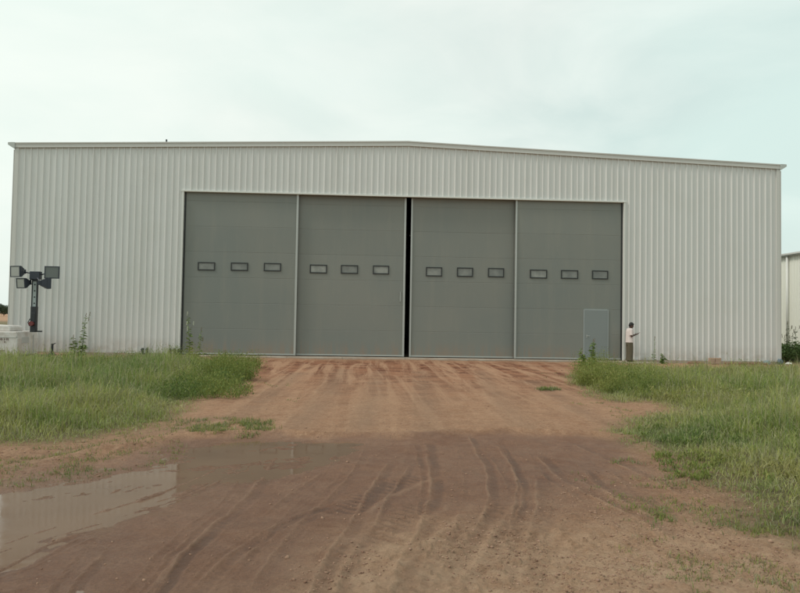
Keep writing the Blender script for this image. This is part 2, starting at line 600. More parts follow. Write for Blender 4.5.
mp = t.n('ShaderNodeMapping'); t.t.links.new(geo.outputs['Position'], mp.inputs[0]); mp.inputs['Scale'].default_value = (.35, 1, .25)
c = t.mix(t.ramp(t.noise(mp.outputs[0], 1, 3), .35, .65, 0, .6), c, (.176, .195, .185))
mp = t.n('ShaderNodeMapping'); t.t.links.new(geo.outputs['Position'], mp.inputs[0]); mp.inputs['Scale'].default_value = (3, 3, .35)
c = t.mix(t.ramp(t.noise(mp.outputs[0], 1, 6, .65), .5, .75, 0, .45), c, (.25, .245, .21))
c = t.mix(t.math('MULTIPLY', t.ramp(sep.outputs['Z'], 0, .7, .8, 0), t.ramp(t.noise(mp.outputs[0], 2, 5, .7), .4, .6)), c, (.27, .19, .14))
t.set(t.b, 'Base Color', c)
t.set(t.b, 'Normal', t.bump(t.noise(mp.outputs[0], .8, 2, .5), .08, .02))
frame_m = new_mat('black_rubber_frame', (.025, .027, .027), .5)
pane_m = new_mat('window_glass', (.15, .155, .14), .2)
t = NT(pane_m); oi = t.n('ShaderNodeObjectInfo')
t.set(t.b, 'Base Color', t.mix(t.ramp(t.noise(t.coord(kind='Object'), 2.5, 4), .35, .65), (.15, .155, .145), t.mix(oi.outputs['Random'], (.20, .205, .19), (.32, .32, .29))))
rail_m = new_mat('galvanised_edge', (.44, .45, .43), .42, .3)
conc_m = new_mat('concrete', (.38, .32, .26), .9)
t = NT(conc_m)
co = t.coord()
t.set(t.b, 'Base Color', t.mix(t.ramp(t.noise(co, 1.5, 6, .65), .35, .65), (.42, .37, .31), (.33, .23, .17)))
t.set(t.b, 'Normal', t.bump(t.noise(co, 30, 5, .7), .4, .01))
dark_m = new_mat('dark_steel', (.045, .05, .055), .5, .4)

# ------------------------------------------------------------------ hangar
W, EA, RI, OW, OH, DEP = 16.11, 8.42, 8.96, 9.26, 6.74, 30.0


def rib_profile(length):
    """list of (s, out) along the wall: a tall and a low rib in turn every 0.25 m"""
    pr = []
    s = 0.0
    while s < length:
        for (a, o) in ((.0, 0), (.082, 0), (.108, .044), (.142, .044), (.168, 0), (.340, 0), (.360, .034), (.390, .034), (.410, 0)):
            pr.append((s + a, o))
        s += .5
    pr = [p for p in pr if p[0] <= length]
    pr.append((length, 0))
    return pr


def ribbed(mb, p0, p1, zb, zt, nrm, phase=0.0, breaks=()):
    """wall from p0 to p1 (xy), zb/zt functions of x"""
    L = math.hypot(p1[0] - p0[0], p1[1] - p0[1])
    ux, uy = (p1[0] - p0[0]) / L, (p1[1] - p0[1]) / L
    pr = [(s - phase, o) for s, o in rib_profile(L + phase)]
    pr = [(max(s, 0), o) for s, o in pr if s > -1e-6]
    ps = [p[0] for p in pr]; po = [p[1] for p in pr]
    pr = sorted(pr + [(b_, float(np.interp(b_, ps, po))) for b_ in breaks])
    vs = []; fs = []
    for s, o in pr:
        x = p0[0] + ux * s + nrm[0] * o; y = p0[1] + uy * s + nrm[1] * o
        vs.append((x, y, zb(x) if callable(zb) else zb)); vs.append((x, y, zt(x)))
    for i in range(len(pr) - 1):
        fs.append((2 * i, 2 * i + 2, 2 * i + 3, 2 * i + 1))
    mb.add(vs, fs)


def gable(x):
    return RI - (RI - EA) * abs(x) / W - .02


hg = empty('hangar', (0, 0, 0))
tag(hg, 'large white ribbed metal hangar with grey sliding doors in its front', 'hangar')
mb = MB()
PB = .05
JW = OW + .06
ribbed(mb, (-W, 0), (W, 0), lambda x: OH + .06 if abs(x) < JW else PB, gable, (0, -1), breaks=[W - JW - .001, W - JW, W, W + JW, W + JW + .001])
mb.build('front_wall', wall_m, hg)
mb = MB(); ribbed(mb, (-W, DEP), (-W, 0), PB, lambda x: EA, (-1, 0)); mb.build('side_wall', wall_m, hg)
mb = MB(); ribbed(mb, (W, 0), (W, DEP), PB, lambda x: EA, (1, 0)); mb.build('side_wall', wall_m, hg)
mb = MB(); ribbed(mb, (W, DEP), (-W, DEP), -.1, lambda x: gable(x) + .03, (0, 1)); mb.build('back_wall', wall_m, hg)
# roof: two slopes
mb = MB()
for s in (-1, 1):
    prof = [(0, 0, RI), (s * (W + .05), 0, EA - .0026), (s * (W + .05), 0, EA + .05), (0, 0, RI + .055)]
    mb.prism(prof, None, (0, -.02, 0), (0, DEP + .02, 0))
mb.build('roof', wall_m, hg)
# rake trim along the gable
mb = MB()
for s in (-1, 1):
    x1 = s * (W + .06)
    for (ya, za, zb2, th) in ((-.078, -.035, .105, .055), (-.105, .105, .150, .135), (-.090, -.055, -.035, .05)):
        mb.prism([(0, ya, RI + za), (x1, ya, EA + za), (x1, ya, EA + zb2), (0, ya, RI + zb2)], None, (0, 0, 0), (0, th, 0))
mb.build('rake_trim', trim_m, hg)
for s in (-1, 1):
    mb = MB()
    mb.prism([(s * (W + .002), 0, EA - .12), (s * (W + .27), 0, EA + .05), (s * (W + .27), 0, EA + .145), (s * (W + .13), 0, EA + .155), (s * (W + .002), 0, EA + .155)], None, (0, -.12, 0), (0, DEP, 0))
    mb.build('gutter', soffit_m, hg)
    mb = MB()
    mb.box((s * (W - .06), -.045, (PB + EA - .07) / 2), (.16, .03, EA - .07 - PB))
    mb.box((s * (W + .045), .05, (PB + EA - .14) / 2), (.03, .22, EA - .14 - PB))
    mb.build('corner_trim', trim_m, hg)
    mb = MB()
    mb.box((s * (OW + .035), .0, (OH + .0) / 2), (.07, .12, OH))
    mb.box((s * (OW + .03), .26, OH / 2), (.04, .40, OH))
    mb.build('door_jamb', bright_m, hg, bevel=.006)
mb = MB()
mb.box((0, -.005, OH + .035), (2 * OW + .20, .13, .065))
mb.box((0, .25, OH + .085), (2 * OW + .2, .38, .03))
mb.build('door_header', bright_m, hg, bevel=.006)
mb = MB(); mb.tube([onY(166.5, 146, .1), onY(166.5, 139.5, .1)], .035, 8)
mb.build('roof_stub', dark_m, hg)
# foundation with its low kerb, and the sill in front of the doors
mb = MB()
mb.box((0, DEP / 2, -.15), (2 * W + .16, DEP + .10, .30))
mb.box((-(W + OW) / 2, -.03, -.02), (W - OW - .04, .14, .13))
mb.box(((W + OW) / 2, -.03, -.02), (W - OW - .04, .14, .13))
mb.build('foundation', conc_m, hg)
mb = MB()
x = -9.6
while x < 10.4:
    w_ = random.uniform(2.2, 3.1)
    w_ = min(w_, 10.5 - x)
    dpt = (.42 if x < 6.5 else .95) + random.uniform(-.04, .04)
    mb.box((x + w_ / 2, -.04 - dpt / 2, -.086 + random.uniform(-.006, .0)), (w_ - .012, dpt, .16))
    x += w_
mb.build('door_sill', conc_m, hg, bevel=.012)

# sliding doors
ED = [(183.0, 297.0, .10), (299.0, 405.0, .26), (409.9, 512.6, .26), (514.5, 622.0, .10)]
WINX = [[(198, 215), (231, 248), (264, 281)], [(310, 327), (341, 358), (373, 389)], [(426, 442), (457, 473), (488, 504)], [(530, 547), (561, 578), (592, 608)]]
WINY = [(262, 270.5), (264.5, 273.5), (267, 276.5), (269.5, 278.5)]


def leaf_mesh(x0, x1, y, zt):
    mb = MB()
    pr = []
    z = .03
    k = 0
    while z < zt - .01:
        z2 = min(z + 1.06, zt)
        pr += [(z + .003, .005), (z + .012, 0), (z2 - .012, 0), (z2 - .003, .005)]
        z = z2
    vs = []; fs = []
    for (zz, oy) in pr:
        vs += [(x0, y + oy, zz), (x1, y + oy, zz)]
    for i in range(len(pr) - 1):
        fs.append((2 * i, 2 * i + 1, 2 * i + 3, 2 * i + 2))
    mb.add(vs, fs)
    mb.box(((x0 + x1) / 2, y + .05, (zt + .03) / 2), (x1 - x0, .06, zt - .03))
    return mb


for i, (p0, p1, y) in enumerate(ED):
    x0 = onY(p0, 290, y)[0]; x1 = onY(p1, 290, y)[0]
    if i == 0: x0 = -OW - .02 + .03
    if i == 3: x1 = OW - .01
    if i in (1, 2):
        if i == 1: x0 -= .25
        else: x1 += .25
    lf = leaf_mesh(x0, x1, y, OH + .03).build('sliding_door', door_m, hg)
    # edge trims: pale strips
    edges = {0: [(x1 - .045, .085)], 1: [(x1 - .04, .085)], 2: [(x0 + .04, .065)], 3: [(x0 + .045, .075)]}[i]
    for (xe, w_) in edges:
        mb = MB(); mb.box((xe, y - .022, OH / 2 + .02), (w_, .04, OH - .02)); mb.build('edge_trim', rail_m, lf, bevel=.005)
    if i in (0, 3):
        mb = MB(); xe = x0 + .03 if i == 0 else x1 - .03
        mb.box((xe, y - .012, OH / 2 + .02), (.05, .02, OH - .02)); mb.build('edge_seal', frame_m, lf)
    mb = MB(); mb.box(((x0 + x1) / 2, y - .013, .065), (x1 - x0 - .1, .022, .055)); mb.build('bottom_rail', rail_m, lf)
    ya, yb = WINY[i]
    for k, (a, b) in enumerate(WINX[i]):
        yy = ya + (0.45 * k)
        A = onY(a, yy, y); B = onY(b, yy + (yb - ya), y)
        cx, cz = (A[0] + B[0]) / 2, (A[2] + B[2]) / 2
        w_, h_ = B[0] - A[0], A[2] - B[2]
        mb = MB(); tk = .043
        mb.box((cx, y - .014, cz + h_ / 2 - tk / 2), (w_, .032, tk)); mb.box((cx, y - .014, cz - h_ / 2 + tk / 2), (w_, .032, tk))
        for s in (-1, 1):
            mb.box((cx + s * (w_ / 2 - tk / 2), y - .014, cz), (tk, .032, h_ - 2 * tk))
        mb.build('window_frame', frame_m, lf)
        mb = MB(); mb.box((cx, y - .004, cz), (w_ - 2 * tk + .004, .012, h_ - 2 * tk + .004)); mb.build('window_pane', pane_m, lf)
    if i == 3:
        A = onY(583.5, 309.3, y); B = onY(608, 360, y)
        z0, z1 = .05, A[2]
        dm = new_mat('blue_grey_door_paint', (.215, .238, .236), .4)
        mb = MB(); mb.box(((A[0] + B[0]) / 2, y - .018, (z0 + z1) / 2), (B[0] - A[0] - .10, .03, z1 - z0 - .06)); mb.build('access_door', dm, lf, bevel=.006)
        mb = MB()
        fm = new_mat('door_frame_paint', (.30, .33, .33), .45)
        mb.box((A[0] + .022, y - .014, (z0 + z1) / 2), (.045, .034, z1 - z0)); mb.box((B[0] - .022, y - .014, (z0 + z1) / 2), (.045, .034, z1 - z0))
        mb.box(((A[0] + B[0]) / 2, y - .014, z1 - .01), (B[0] - A[0] - .092, .034, .045))
        mb.build('access_door_frame', fm, lf)
        mb = MB(); mb.box((A[0] + .14, y - .040, 1.02), (.035, .014, .11)); mb.tube([(A[0] + .14, y - .04, 1.03), (A[0] + .14, y - .09, 1.03), (A[0] + .25, y - .09, 1.03)], .011, 8)
        mb.build('access_door_handle', rail_m, lf)
    if i == 1:
        mb = MB(); mb.tube([(x1 - .2, y - .0, 2.35), (x1 - .2, y - .07, 2.35), (x1 - .2, y - .07, 2.75), (x1 - .2, y, 2.75)], .014, 8); mb.build('pull_handle', rail_m, lf)

# ------------------------------------------------------------------ second shed on the right
sh_m = new_mat('cream_sheet', (.80, .79, .72), .5)
t = NT(sh_m); co = t.coord((1, 1, .15))
t.set(t.b, 'Base Color', t.mix(t.noise(co, 1.2, 4), (.78, .77, .69), (.83, .82, .75)))
SX, SH = 24.3, 5.95
sd = empty('shed', (SX, 20, 0))
tag(sd, 'cream metal shed with grey eave standing behind the right end of the hangar', 'shed')
mb = MB(); ribbed(mb, (0, 36), (0, -13.5), -.2, lambda x: SH, (-1, 0)); mb.build('side_wall', sh_m, sd)
mb = MB(); ribbed(mb, (0, -13.5), (12, -13.5), -.2, lambda x: SH + .12 * min(x, 12 - x) , (0, -1)); mb.build('end_wall', sh_m, sd)
mb = MB(); ribbed(mb, (12, 36), (0, 36), -.2, lambda x: SH + .12 * min(x, 12 - x), (0, 1)); mb.build('end_wall', sh_m, sd)
mb = MB(); ribbed(mb, (12, -13.5), (12, 36), -.2, lambda x: SH, (1, 0)); mb.build('side_wall', sh_m, sd)
mb = MB()
mb.prism([(-.30, 0, SH - .03), (6, 0, SH + .74), (6, 0, SH + .82), (-.30, 0, SH + .05)], None, (0, -13.8, 0), (0, 36.3, 0))
mb.prism([(12.3, 0, SH - .03), (6, 0, SH + .74), (6, 0, SH + .82), (12.3, 0, SH + .05)], None, (0, -13.8, 0), (0, 36.3, 0))
mb.build('roof', trim_m, sd)
mb = MB(); mb.box((-.17, 11.25, SH + .0), (.16, 50, .16)); mb.build('gutter', soffit_m, sd)
q = onG(787.5, 330, 1.0)
# the downpipe: where the sight line through it meets the wall
dd = ray(787.0, 300); tt = (SX - .14 - CAM[0]) / dd[0]; yp = CAM[1] + dd[1] * tt - 20
mb = MB(); mb.tube([(-.12, yp, -.1), (-.12, yp, SH - .05)], .075, 10); mb.build('downpipe', bright_m, sd, smooth=True)

# ------------------------------------------------------------------ grass
def grass_mat(name):
    mt = bpy.data.materials.new(name); mt.use_nodes = True
    t = NT(mt)
    a = t.attr('tint').outputs['Color']
    t.set(t.b, 'Base Color', a)
    t.b.inputs['Roughness'].default_value = .6
    t.b.inputs['Specular IOR Level'].default_value = .3
    tr = t.n('ShaderNodeBsdfTranslucent'); t.set(tr, 'Color', a)
    mx = t.n('ShaderNodeMixShader'); mx.inputs[0].default_value = .35
    t.t.links.new(t.b.outputs[0], mx.inputs[1]); t.t.links.new(tr.outputs[0], mx.inputs[2])
    t.t.links.new(mx.outputs[0], t.t.nodes['Material Output'].inputs[0])
    return mt


GM = grass_mat('grass_blades')


def blades(x, y, h, w, tint, lean=.45, z=None, rng=RNG):
    """curved three-segment blades, all numpy"""
    n = len(x)
    if z is None: z = gz(x, y)
    a = rng.uniform(0, 2 * PI, n)
    ln = np.abs(rng.normal(0, 1, n)) * lean
    dx = np.cos(a); dy = np.sin(a)
    b = a + PI / 2 + rng.normal(0, .5, n)
    wx = np.cos(b) * w / 2; wy = np.sin(b) * w / 2
    lv = [(0, 0, 1.0), (.40, .16, .85), (.76, .50, .55)]
    tip = (1.0, 1.0)
    Vv = []
    for (tz, tl, tw) in lv:
        cx = x + dx * ln * h * tl; cy = y + dy * ln * h * tl; cz = z - .01 + h * tz * (1 - .12 * ln * tz)
        Vv.append(np.stack([cx - wx * tw, cy - wy * tw, cz], -1)); Vv.append(np.stack([cx + wx * tw, cy + wy * tw, cz], -1))
    Vv.append(np.stack([x + dx * ln * h, y + dy * ln * h, z + h * (1 - .30 * ln)], -1))
    Vv = np.stack(Vv, 1)
    base = (np.arange(n) * 7)[:, None]
    Q = np.concatenate([base + np.array([[0, 1, 3, 2]]), base + np.array([[2, 3, 5, 4]])])
    T = base + np.array([[4, 5, 6]])
    C = np.repeat(tint, 7, axis=0)
    return Vv.reshape(-1, 3), Q, T, C


def join(parts):
    Vs, Qs, Ts, Cs = [], [], [], []
    k = 0
    for (v, q_, t_, c) in parts:
        Vs.append(v); Qs.append(q_ + k); Ts.append(t_ + k); Cs.append(c); k += len(v)
    return np.concatenate(Vs), np.concatenate(Qs), np.concatenate(Ts), np.concatenate(Cs)


GREENS = np.array([[.285, .335, .080], [.210, .285, .072], [.385, .395, .110], [.120, .190, .052], [.46, .42, .16]])
STRAW = np.array([[.36, .33, .19], [.30, .27, .15], [.40, .38, .24]])


def tints(x, y, straw=.12, green_shift=None):
    n = len(x)
    big = fbm(x * .5, y * .5, 91, 3); mid = fbm(x * 1.7, y * 1.7, 92, 2)
    k = np.clip((big * .6 + mid * .4 - .22) / .56 + RNG.normal(0, .16, n), 0, .999)
    order = np.array([3, 1, 0, 2, 4])
    f = k * 4; i = f.astype(int); fr = (f - i)[:, None]
    c = GREENS[order[i]] * (1 - fr) + GREENS[order[np.minimum(i + 1, 4)]] * fr
    s = RNG.random(n) < straw * (.4 + 1.4 * big)
    c[s] = STRAW[RNG.integers(0, 3, s.sum())]
    return c * RNG.uniform(.82, 1.18, (n, 1))


def scatter(poly, dens_fn, bbox, n0):
    x = RNG.uniform(bbox[0], bbox[1], n0); y = RNG.uniform(bbox[2], bbox[3], n0)
    wx = x + .7 * (fbm(x * .9, y * .9, 3) - .5) + .2 * (fbm(x * 4, y * 4, 8) - .5)
    wy = y + .7 * (fbm(x * .9, y * .9, 4) - .5) + .2 * (fbm(x * 4, y * 4, 7) - .5)
    sd = poly_sd(wx, wy, poly)
    keep = RNG.random(n0) < dens_fn(x, y, sd)
    return x[keep], y[keep], sd[keep]


def hmap(x, y, sd, hmax, edge_boost=None):
    big = fbm(x * .8, y * .8, 55, 3); cl = fbm(x * 2.8, y * 2.8, 56, 2)
    h = hmax * (.18 + 1.25 * big ** 1.4 + .95 * np.maximum(cl - .42, -.2)) * (.16 + .84 * sstep(sd, -.2, 2.0)) * (.14 + .86 * sstep(-y, 2.0, 7))
    return h


def field(poly, bbox, n0, hfn, straw, name, label):
    D0 = 0

    def dens(x, y, sd):
        D = np.hypot(x - CAM[0], y - CAM[1])
        patch = .45 + .9 * fbm(x * 1.3, y * 1.3, 71, 3)
        inside = sstep(sd, -.35, .45)
        return inside * patch * np.clip(13 / D, .25, 1)
    x, y, sd = scatter(poly, dens, bbox, n0)
    ok = ~((np.abs(x) < W + .15) & (y > -.16)) & ~((x > -9.7) & (x < 10.6) & (y > -1.05))
    ok &= ~((x > 10) & (x < 18) & (y > -1.5 + .9 * fbm(x * 1.5, y * 0, 66)))
    ok &= ~((x < -13.7) & (x > -17.3) & (y > -4.6) & (y < -2.3))
    x, y, sd = x[ok], y[ok], sd[ok]
    D = np.hypot(x - CAM[0], y - CAM[1])
    h = hfn(x, y, sd) * RNG.uniform(.35, 1.2, len(x)) * (1 + .25 * RNG.normal(0, 1, len(x)).clip(-1, 1.6))
    w = .0024 + .00054 * D + .002 * (RNG.random(len(x)) < .25)
    parts = [blades(x, y, h, w, tints(x, y, straw), .75)]
    # fine flowering stems with feathery heads
    s = RNG.random(len(x)) < .05
    xs_, ys_, hs_ = x[s], y[s], h[s] * 1.22 + .03
    tc = STRAW[RNG.integers(0, 3, s.sum())] * .75 + .25 * GREENS[4]
    parts.append(blades(xs_, ys_, hs_, .0025 + .00045 * D[s], tc, .28))
    # loose seed fuzz hanging over the stems
    k = RNG.random(len(x)) < .38
    fx, fy, fh, fD = x[k], y[k], h[k], D[k]
    fz = gz(fx, fy) + fh * RNG.uniform(.35, .95, len(fx))
    tc = (.55 * tints(fx, fy, .1) + .45 * STRAW[RNG.integers(0, 3, len(fx))] * .9)
    parts.append(blades(fx + RNG.normal(0, .05, len(fx)), fy + RNG.normal(0, .05, len(fx)), RNG.uniform(.03, .09, len(fx)), .003 + .0006 * fD, tc, 1.5, z=fz))
    return x, y, sd, parts


def leafy(x, y, h, dens=26, tint=None, lw=.016):
    """leafy weeds: short broad leaves set along upright stems"""
    n = len(x)
    X_ = np.repeat(x, dens) ; Y_ = np.repeat(y, dens); Hs = np.repeat(h, dens)
    m = len(X_)
    tz = RNG.uniform(.08, 1, m)
    la = np.repeat(RNG.uniform(0, 2 * PI, n), dens); ll = np.repeat(RNG.uniform(0, .9, n), dens)
    jx = RNG.normal(0, 1, m) * (.02 + .13 * Hs); jy = RNG.normal(0, 1, m) * (.02 + .13 * Hs)
    z0 = np.repeat(gz(x, y), dens)
    sx = X_ + jx + np.cos(la) * ll * Hs * tz ** 1.5; sy = Y_ + jy + np.sin(la) * ll * Hs * tz ** 1.5
    ln = RNG.uniform(.025, .062, m) * (1.15 - .5 * tz)
    c = tints(X_, Y_, .01) * .72 if tint is None else np.tile(tint, (m, 1)) * RNG.uniform(.75, 1.25, (m, 1))
    v, q_, t_, cc = blades(sx, sy, ln, np.full(m, lw) * RNG.uniform(.7, 1.4, m), c, 1.0, z=z0 + Hs * tz * (1 - .25 * ll))
    st = blades(x, y, h * .8, np.full(n, .007), tints(x, y, .0), .5)
    return join([(v, q_, t_, cc), st])


def clump_pts(px, py, r, n):
    c = onG(px, py)
    a = RNG.uniform(0, 2 * PI, n); q_ = np.sqrt(RNG.random(n)) * r
    return c[0] + np.cos(a) * q_, c[1] + np.sin(a) * q_


# left meadow
def hl(x, y, sd):
    return hmap(x, y, sd, .46) * np.where(y > -2.5, .9, 1)


x, y, sd, parts = field(GRASS_L, (-30, -3.5, -23, -.1), 640000, hl, .30, 'grass', '')
for (px, py, r, n, h0) in [(228, 380, .7, 240, .72), (208, 387, .8, 150, .5), (236, 368, .8, 150, .6), (205, 395, 1.0, 130, .42), (170, 372, 1.2, 80, .5), (120, 365, 1.2, 50, .5),
                          (182, 362, .7, 60, .7), (60, 372, 1.5, 60, .4), (30, 415, 1.2, 60, .25)]:
    cx, cy = clump_pts(px, py, r, n)
    k = ~((x[0] > 99) & (cy > 0)) if False else (cy < -.5)
    cx, cy = cx[k], cy[k]
    parts.append(leafy(cx, cy, h0 * RNG.uniform(.4, 1.1, len(cx)), 34))
v, q_, t_, c = join(parts)
o = np_mesh('grass', v, q_, GM, t_, attrs=dict(tint=c))
tag(o, 'tall rough green grass covering the ground left of the dirt ramp', 'grass', kind='stuff')


# right meadow
def hr(x, y, sd):
    D = -(y - CAM[1])
    return hmap(x, y, sd, .44) * (.55 + .45 * sstep(y, -21, -14))


x, y, sd, parts = field(GRASS_R, (2.0, 34, -25, -.2), 900000, hr, .25, 'grass', '')
for (px, py, r, n, h0) in [(606, 386, .8, 280, .68), (632, 392, .9, 200, .55), (594, 375, .7, 110, .6), (660, 388, 1.2, 130, .42), (598, 372, .5, 60, .85), (690, 400, 1.4, 120, .35),
                          (640, 374, 1.0, 80, .45), (770, 376, 1.2, 120, .5), (690, 440, .8, 50, .16), (735, 470, .9, 60, .14), (770, 430, 1.5, 80, .22)]:
    cx, cy = clump_pts(px, py, r, n)
    k = (cy < -1.1)
    cx, cy = cx[k], cy[k]
    parts.append(leafy(cx, cy, h0 * RNG.uniform(.4, 1.1, len(cx)), 34, lw=.013))
v, q_, t_, c = join(parts)
o = np_mesh('grass', v, q_, GM, t_, attrs=dict(tint=c))
tag(o, 'tall rough green grass covering the ground right of the dirt ramp', 'grass', kind='stuff')

# low sparse turf at the edges of the track
parts = []
TUFTS = [(232, 430, .50, 900, .10), (215, 424, .5, 500, .07), (245, 424, .35, 300, .09), (548, 390, .22, 260, .12), (40, 464, .8, 900, .055), (100, 452, .8, 900, .05), (10, 470, .6, 300, .05), (72, 472, .3, 120, .05),
         (165, 428, .7, 500, .06), (300, 400, .3, 50, .05), (600, 406, .6, 160, .05), (640, 412, .8, 260, .06), (660, 438, .6, 500, .09), (690, 470, .7, 900, .08), (670, 480, .8, 450, .05), (715, 505, .7, 1000, .07), (700, 530, .8, 420, .045),
         (745, 530, .6, 900, .07), (780, 560, .6, 800, .06), (640, 500, .5, 110, .04), (720, 560, .5, 260, .04), (800, 590, .6, 500, .05), (760, 585, .4, 160, .04), (680, 560, .4, 80, .04), (560, 376, .8, 90, .05), (275, 385, .5, 60, .05)]
for (px, py, r, n, h0) in TUFTS:
    nc = max(6, n // 5)
    cx, cy = clump_pts(px, py, r * 1.3, nc)
    k = fbm(cx * 2.5, cy * 2.5, 47, 2) > .44
    cx, cy = cx[k], cy[k]
    nn = 9
    bx = np.repeat(cx, nn) + RNG.normal(0, .035, len(cx) * nn); by = np.repeat(cy, nn) + RNG.normal(0, .035, len(cx) * nn)
    D = np.hypot(bx - CAM[0], by - CAM[1])
    parts.append(blades(bx, by, h0 * .85 * RNG.uniform(.3, 1.2, len(bx)), .0035 + .0005 * D, tints(bx, by, .35) * .72, 1.1))
v, q_, t_, c = join(parts)
o = np_mesh('turf', v, q_, GM, t_, attrs=dict(tint=c))
tag(o, 'low sparse weeds creeping over the bare mud at the edges of the track', 'weeds', kind='stuff')

# ------------------------------------------------------------------ clods and pebbles
cm = new_mat('clods', rough=.95)
t = NT(cm)
t.set(t.b, 'Base Color', t.mix(t.ramp(t.noise(t.coord(), 7, 4, .6), .35, .65), (.20, .108, .070), (.36, .225, .155)))
t.set(t.b, 'Normal', t.bump(t.noise(t.coord(), 120, 4, .7), .6, .004))
bmi = bmesh.new(); bmesh.ops.create_icosphere(bmi, subdivisions=1, radius=1)
IV = np.array([v.co[:] for v in bmi.verts]); IF = np.array([[v.index for v in f.verts] for f in bmi.faces]); bmi.free()


def clods(n0, bbox, smin, smax, pred):
    x = RNG.uniform(bbox[0], bbox[1], n0); y = RNG.uniform(bbox[2], bbox[3], n0)
    wet_, pud_, veg_, g_ = zones(x, y)
    k = RNG.random(n0) < pred(x, y, wet_, pud_, veg_)
    x, y = x[k], y[k]; n = len(x)
    s = smin * (smax / smin) ** (RNG.random(n) ** 2.5)
    V_ = IV[None] * RNG.uniform(.6, 1.25, (n, len(IV), 1)) * s[:, None, None] * RNG.uniform(.6, 1.2, (n, 1, 3)) * np.array([1, 1, .65])
    V_ = V_ + np.stack([x, y, gz(x, y) + s * .15], -1)[:, None]
    Fs = (IF[None] + (np.arange(n) * len(IV))[:, None, None]).reshape(-1, 3)
    return V_.reshape(-1, 3), Fs


pr = lambda x, y, w_, p_, v_: (1 - w_) * (1 - .5 * v_) * sstep(fbm(x * 1.6, y * 1.6, 33, 3), .38, .62) * sstep(-y, 17.5, 21) + .03 * (1 - p_)
v1, f1 = clods(130000, (-6, 6, -25.2, -17), .003, .016, pr)
v2, f2 = clods(2600, (-9, 9, -25, -1.3), .006, .028, lambda x, y, w_, p_, v_: (1 - p_) * .45 * (1 - .6 * v_))
# crumbs thrown up beside ruts
o = np_mesh('soil_clods', np.concatenate([v1, v2]), np.zeros((0, 4), int), cm, np.concatenate([f1, f2 + len(v1)]), smooth=True)
tag(o, 'small reddish clods and pebbles strewn over the dirt track', 'clods', kind='stuff')

# ------------------------------------------------------------------ individual plants
leaf_m = new_mat('leaf', (.17, .25, .07), .55)
leafd_m = new_mat('dark_leaf', (.055, .085, .035), .6)
stem_m = new_mat('stem', (.16, .19, .08), .7)
seed_m = new_mat('seed_head', (.17, .14, .085), .8)
flower_m = new_mat('pale_flower', (.55, .58, .45), .7)


def tall_weed(base, h, lean=(0.0, 0.0), leaves=34, leafsize=.10, label='', heads=2, lm=None, seedy=True, hm=None):
    rnd = random.Random(int(abs(base[0]) * 1000 + h * 77))
    r = empty('tall_weed', base)
    tag(r, label, 'weed')
    pts = [Vector((lean[0] * (k / 8) ** 1.6 + rnd.uniform(-.01, .01), lean[1] * (k / 8) ** 1.6, h * k / 8 - (.03 if k == 0 else 0))) for k in range(9)]
    mb = MB(); mb.tube(pts, [.011 * (1 - .7 * k / 8) + .002 for k in range(9)], 6)
    br = []
    for k in range(heads):
        i = rnd.randint(4, 7); a = rnd.uniform(0, 2 * PI)
        e = pts[i] + Vector((math.cos(a) * .16, math.sin(a) * .10, .22)) * (h / 1.4)
        mb.tube([pts[i], (pts[i] + e) / 2 + Vector((math.cos(a) * .03, 0, -.01)), e], [.005, .004, .003], 5); br.append(e)
    mb.build('stem', stem_m, r)
    mb = MB()
    for k in range(int(leaves * 1.7)):
        f = rnd.uniform(.0, .95) ** 1.35; i = min(int(f * 8), 7); p = pts[i].lerp(pts[i + 1], f * 8 - i)
        a = rnd.uniform(0, 2 * PI); L = 1.35 * leafsize * rnd.uniform(.6, 1.4) * (1.25 - f * .8); w_ = L * .26
        d = Vector((math.cos(a), math.sin(a), rnd.uniform(.0, .6))).normalized(); s = Vector((-math.sin(a), math.cos(a), rnd.uniform(-.4, .4))).normalized() * w_
        m1 = p + d * L * .5 + Vector((0, 0, .01)); e = p + d * L + Vector((0, 0, -L * .3))
        mb.add([p, m1 - s, e, m1 + s], [(0, 1, 2, 3)])
    mb.build('foliage', lm or leaf_m, r)
    if seedy:
        for e in [pts[-1]] + br:
            mb = MB()
            for k in range(7):
                mb.ell(e + Vector((rnd.uniform(-.012, .012), rnd.uniform(-.012, .012), k * .022 - .06)), (.013, .013, .018), 6)
            mb.build('seed_head', hm or seed_m, r)
    return r


def gpt(px, py):
    p = onG(px, py); return (float(p[0]), float(p[1]), float(gz(np.array([p[0]]), np.array([p[1]]))[0]))


def yz(px, y0, z=GZ):
    return (float(onY(px, 355, y0)[0]), y0, z)


tall_weed(yz(82, -.45), 1.62, (.10, 0), 60, .13, 'tall dark seeding weed against the white wall left of the doors', 2, hm=seed_m)
tall_weed(yz(74, -.6), .75, (-.05, 0), 30, .16, 'low thin green weed beside the dark seeding weed on the left wall', 1)
tall_weed(yz(189.5, -1.2), 1.75, (-.12, 0), 52, .12, 'tall weed with pale flowers in front of the left edge of the grey doors', 3, hm=flower_m)
tall_weed(yz(199, -1.4), 1.15, (.06, 0), 34, .11, 'shorter weed right of the pale flowered one before the grey doors', 1)
tall_weed(yz(664, -.9), .45, (-.10, 0), 36, .13, 'low bushy weed by the white wall right of the standing man', 0, seedy=False)
tall_weed(yz(654, -.85), 1.05, (.02, 0), 14, .08, 'thin bare weed stalk between the man and the low bushy weed', 0)
tall_weed(yz(591, -2.6), .95, (.08, 0), 70, .14, 'bushy green weed in front of the blue grey access door', 1)
tall_weed(yz(583, -3.0), .72, (-.10, 0), 50, .13, 'leaning green weed just left of the access door', 0, seedy=False)

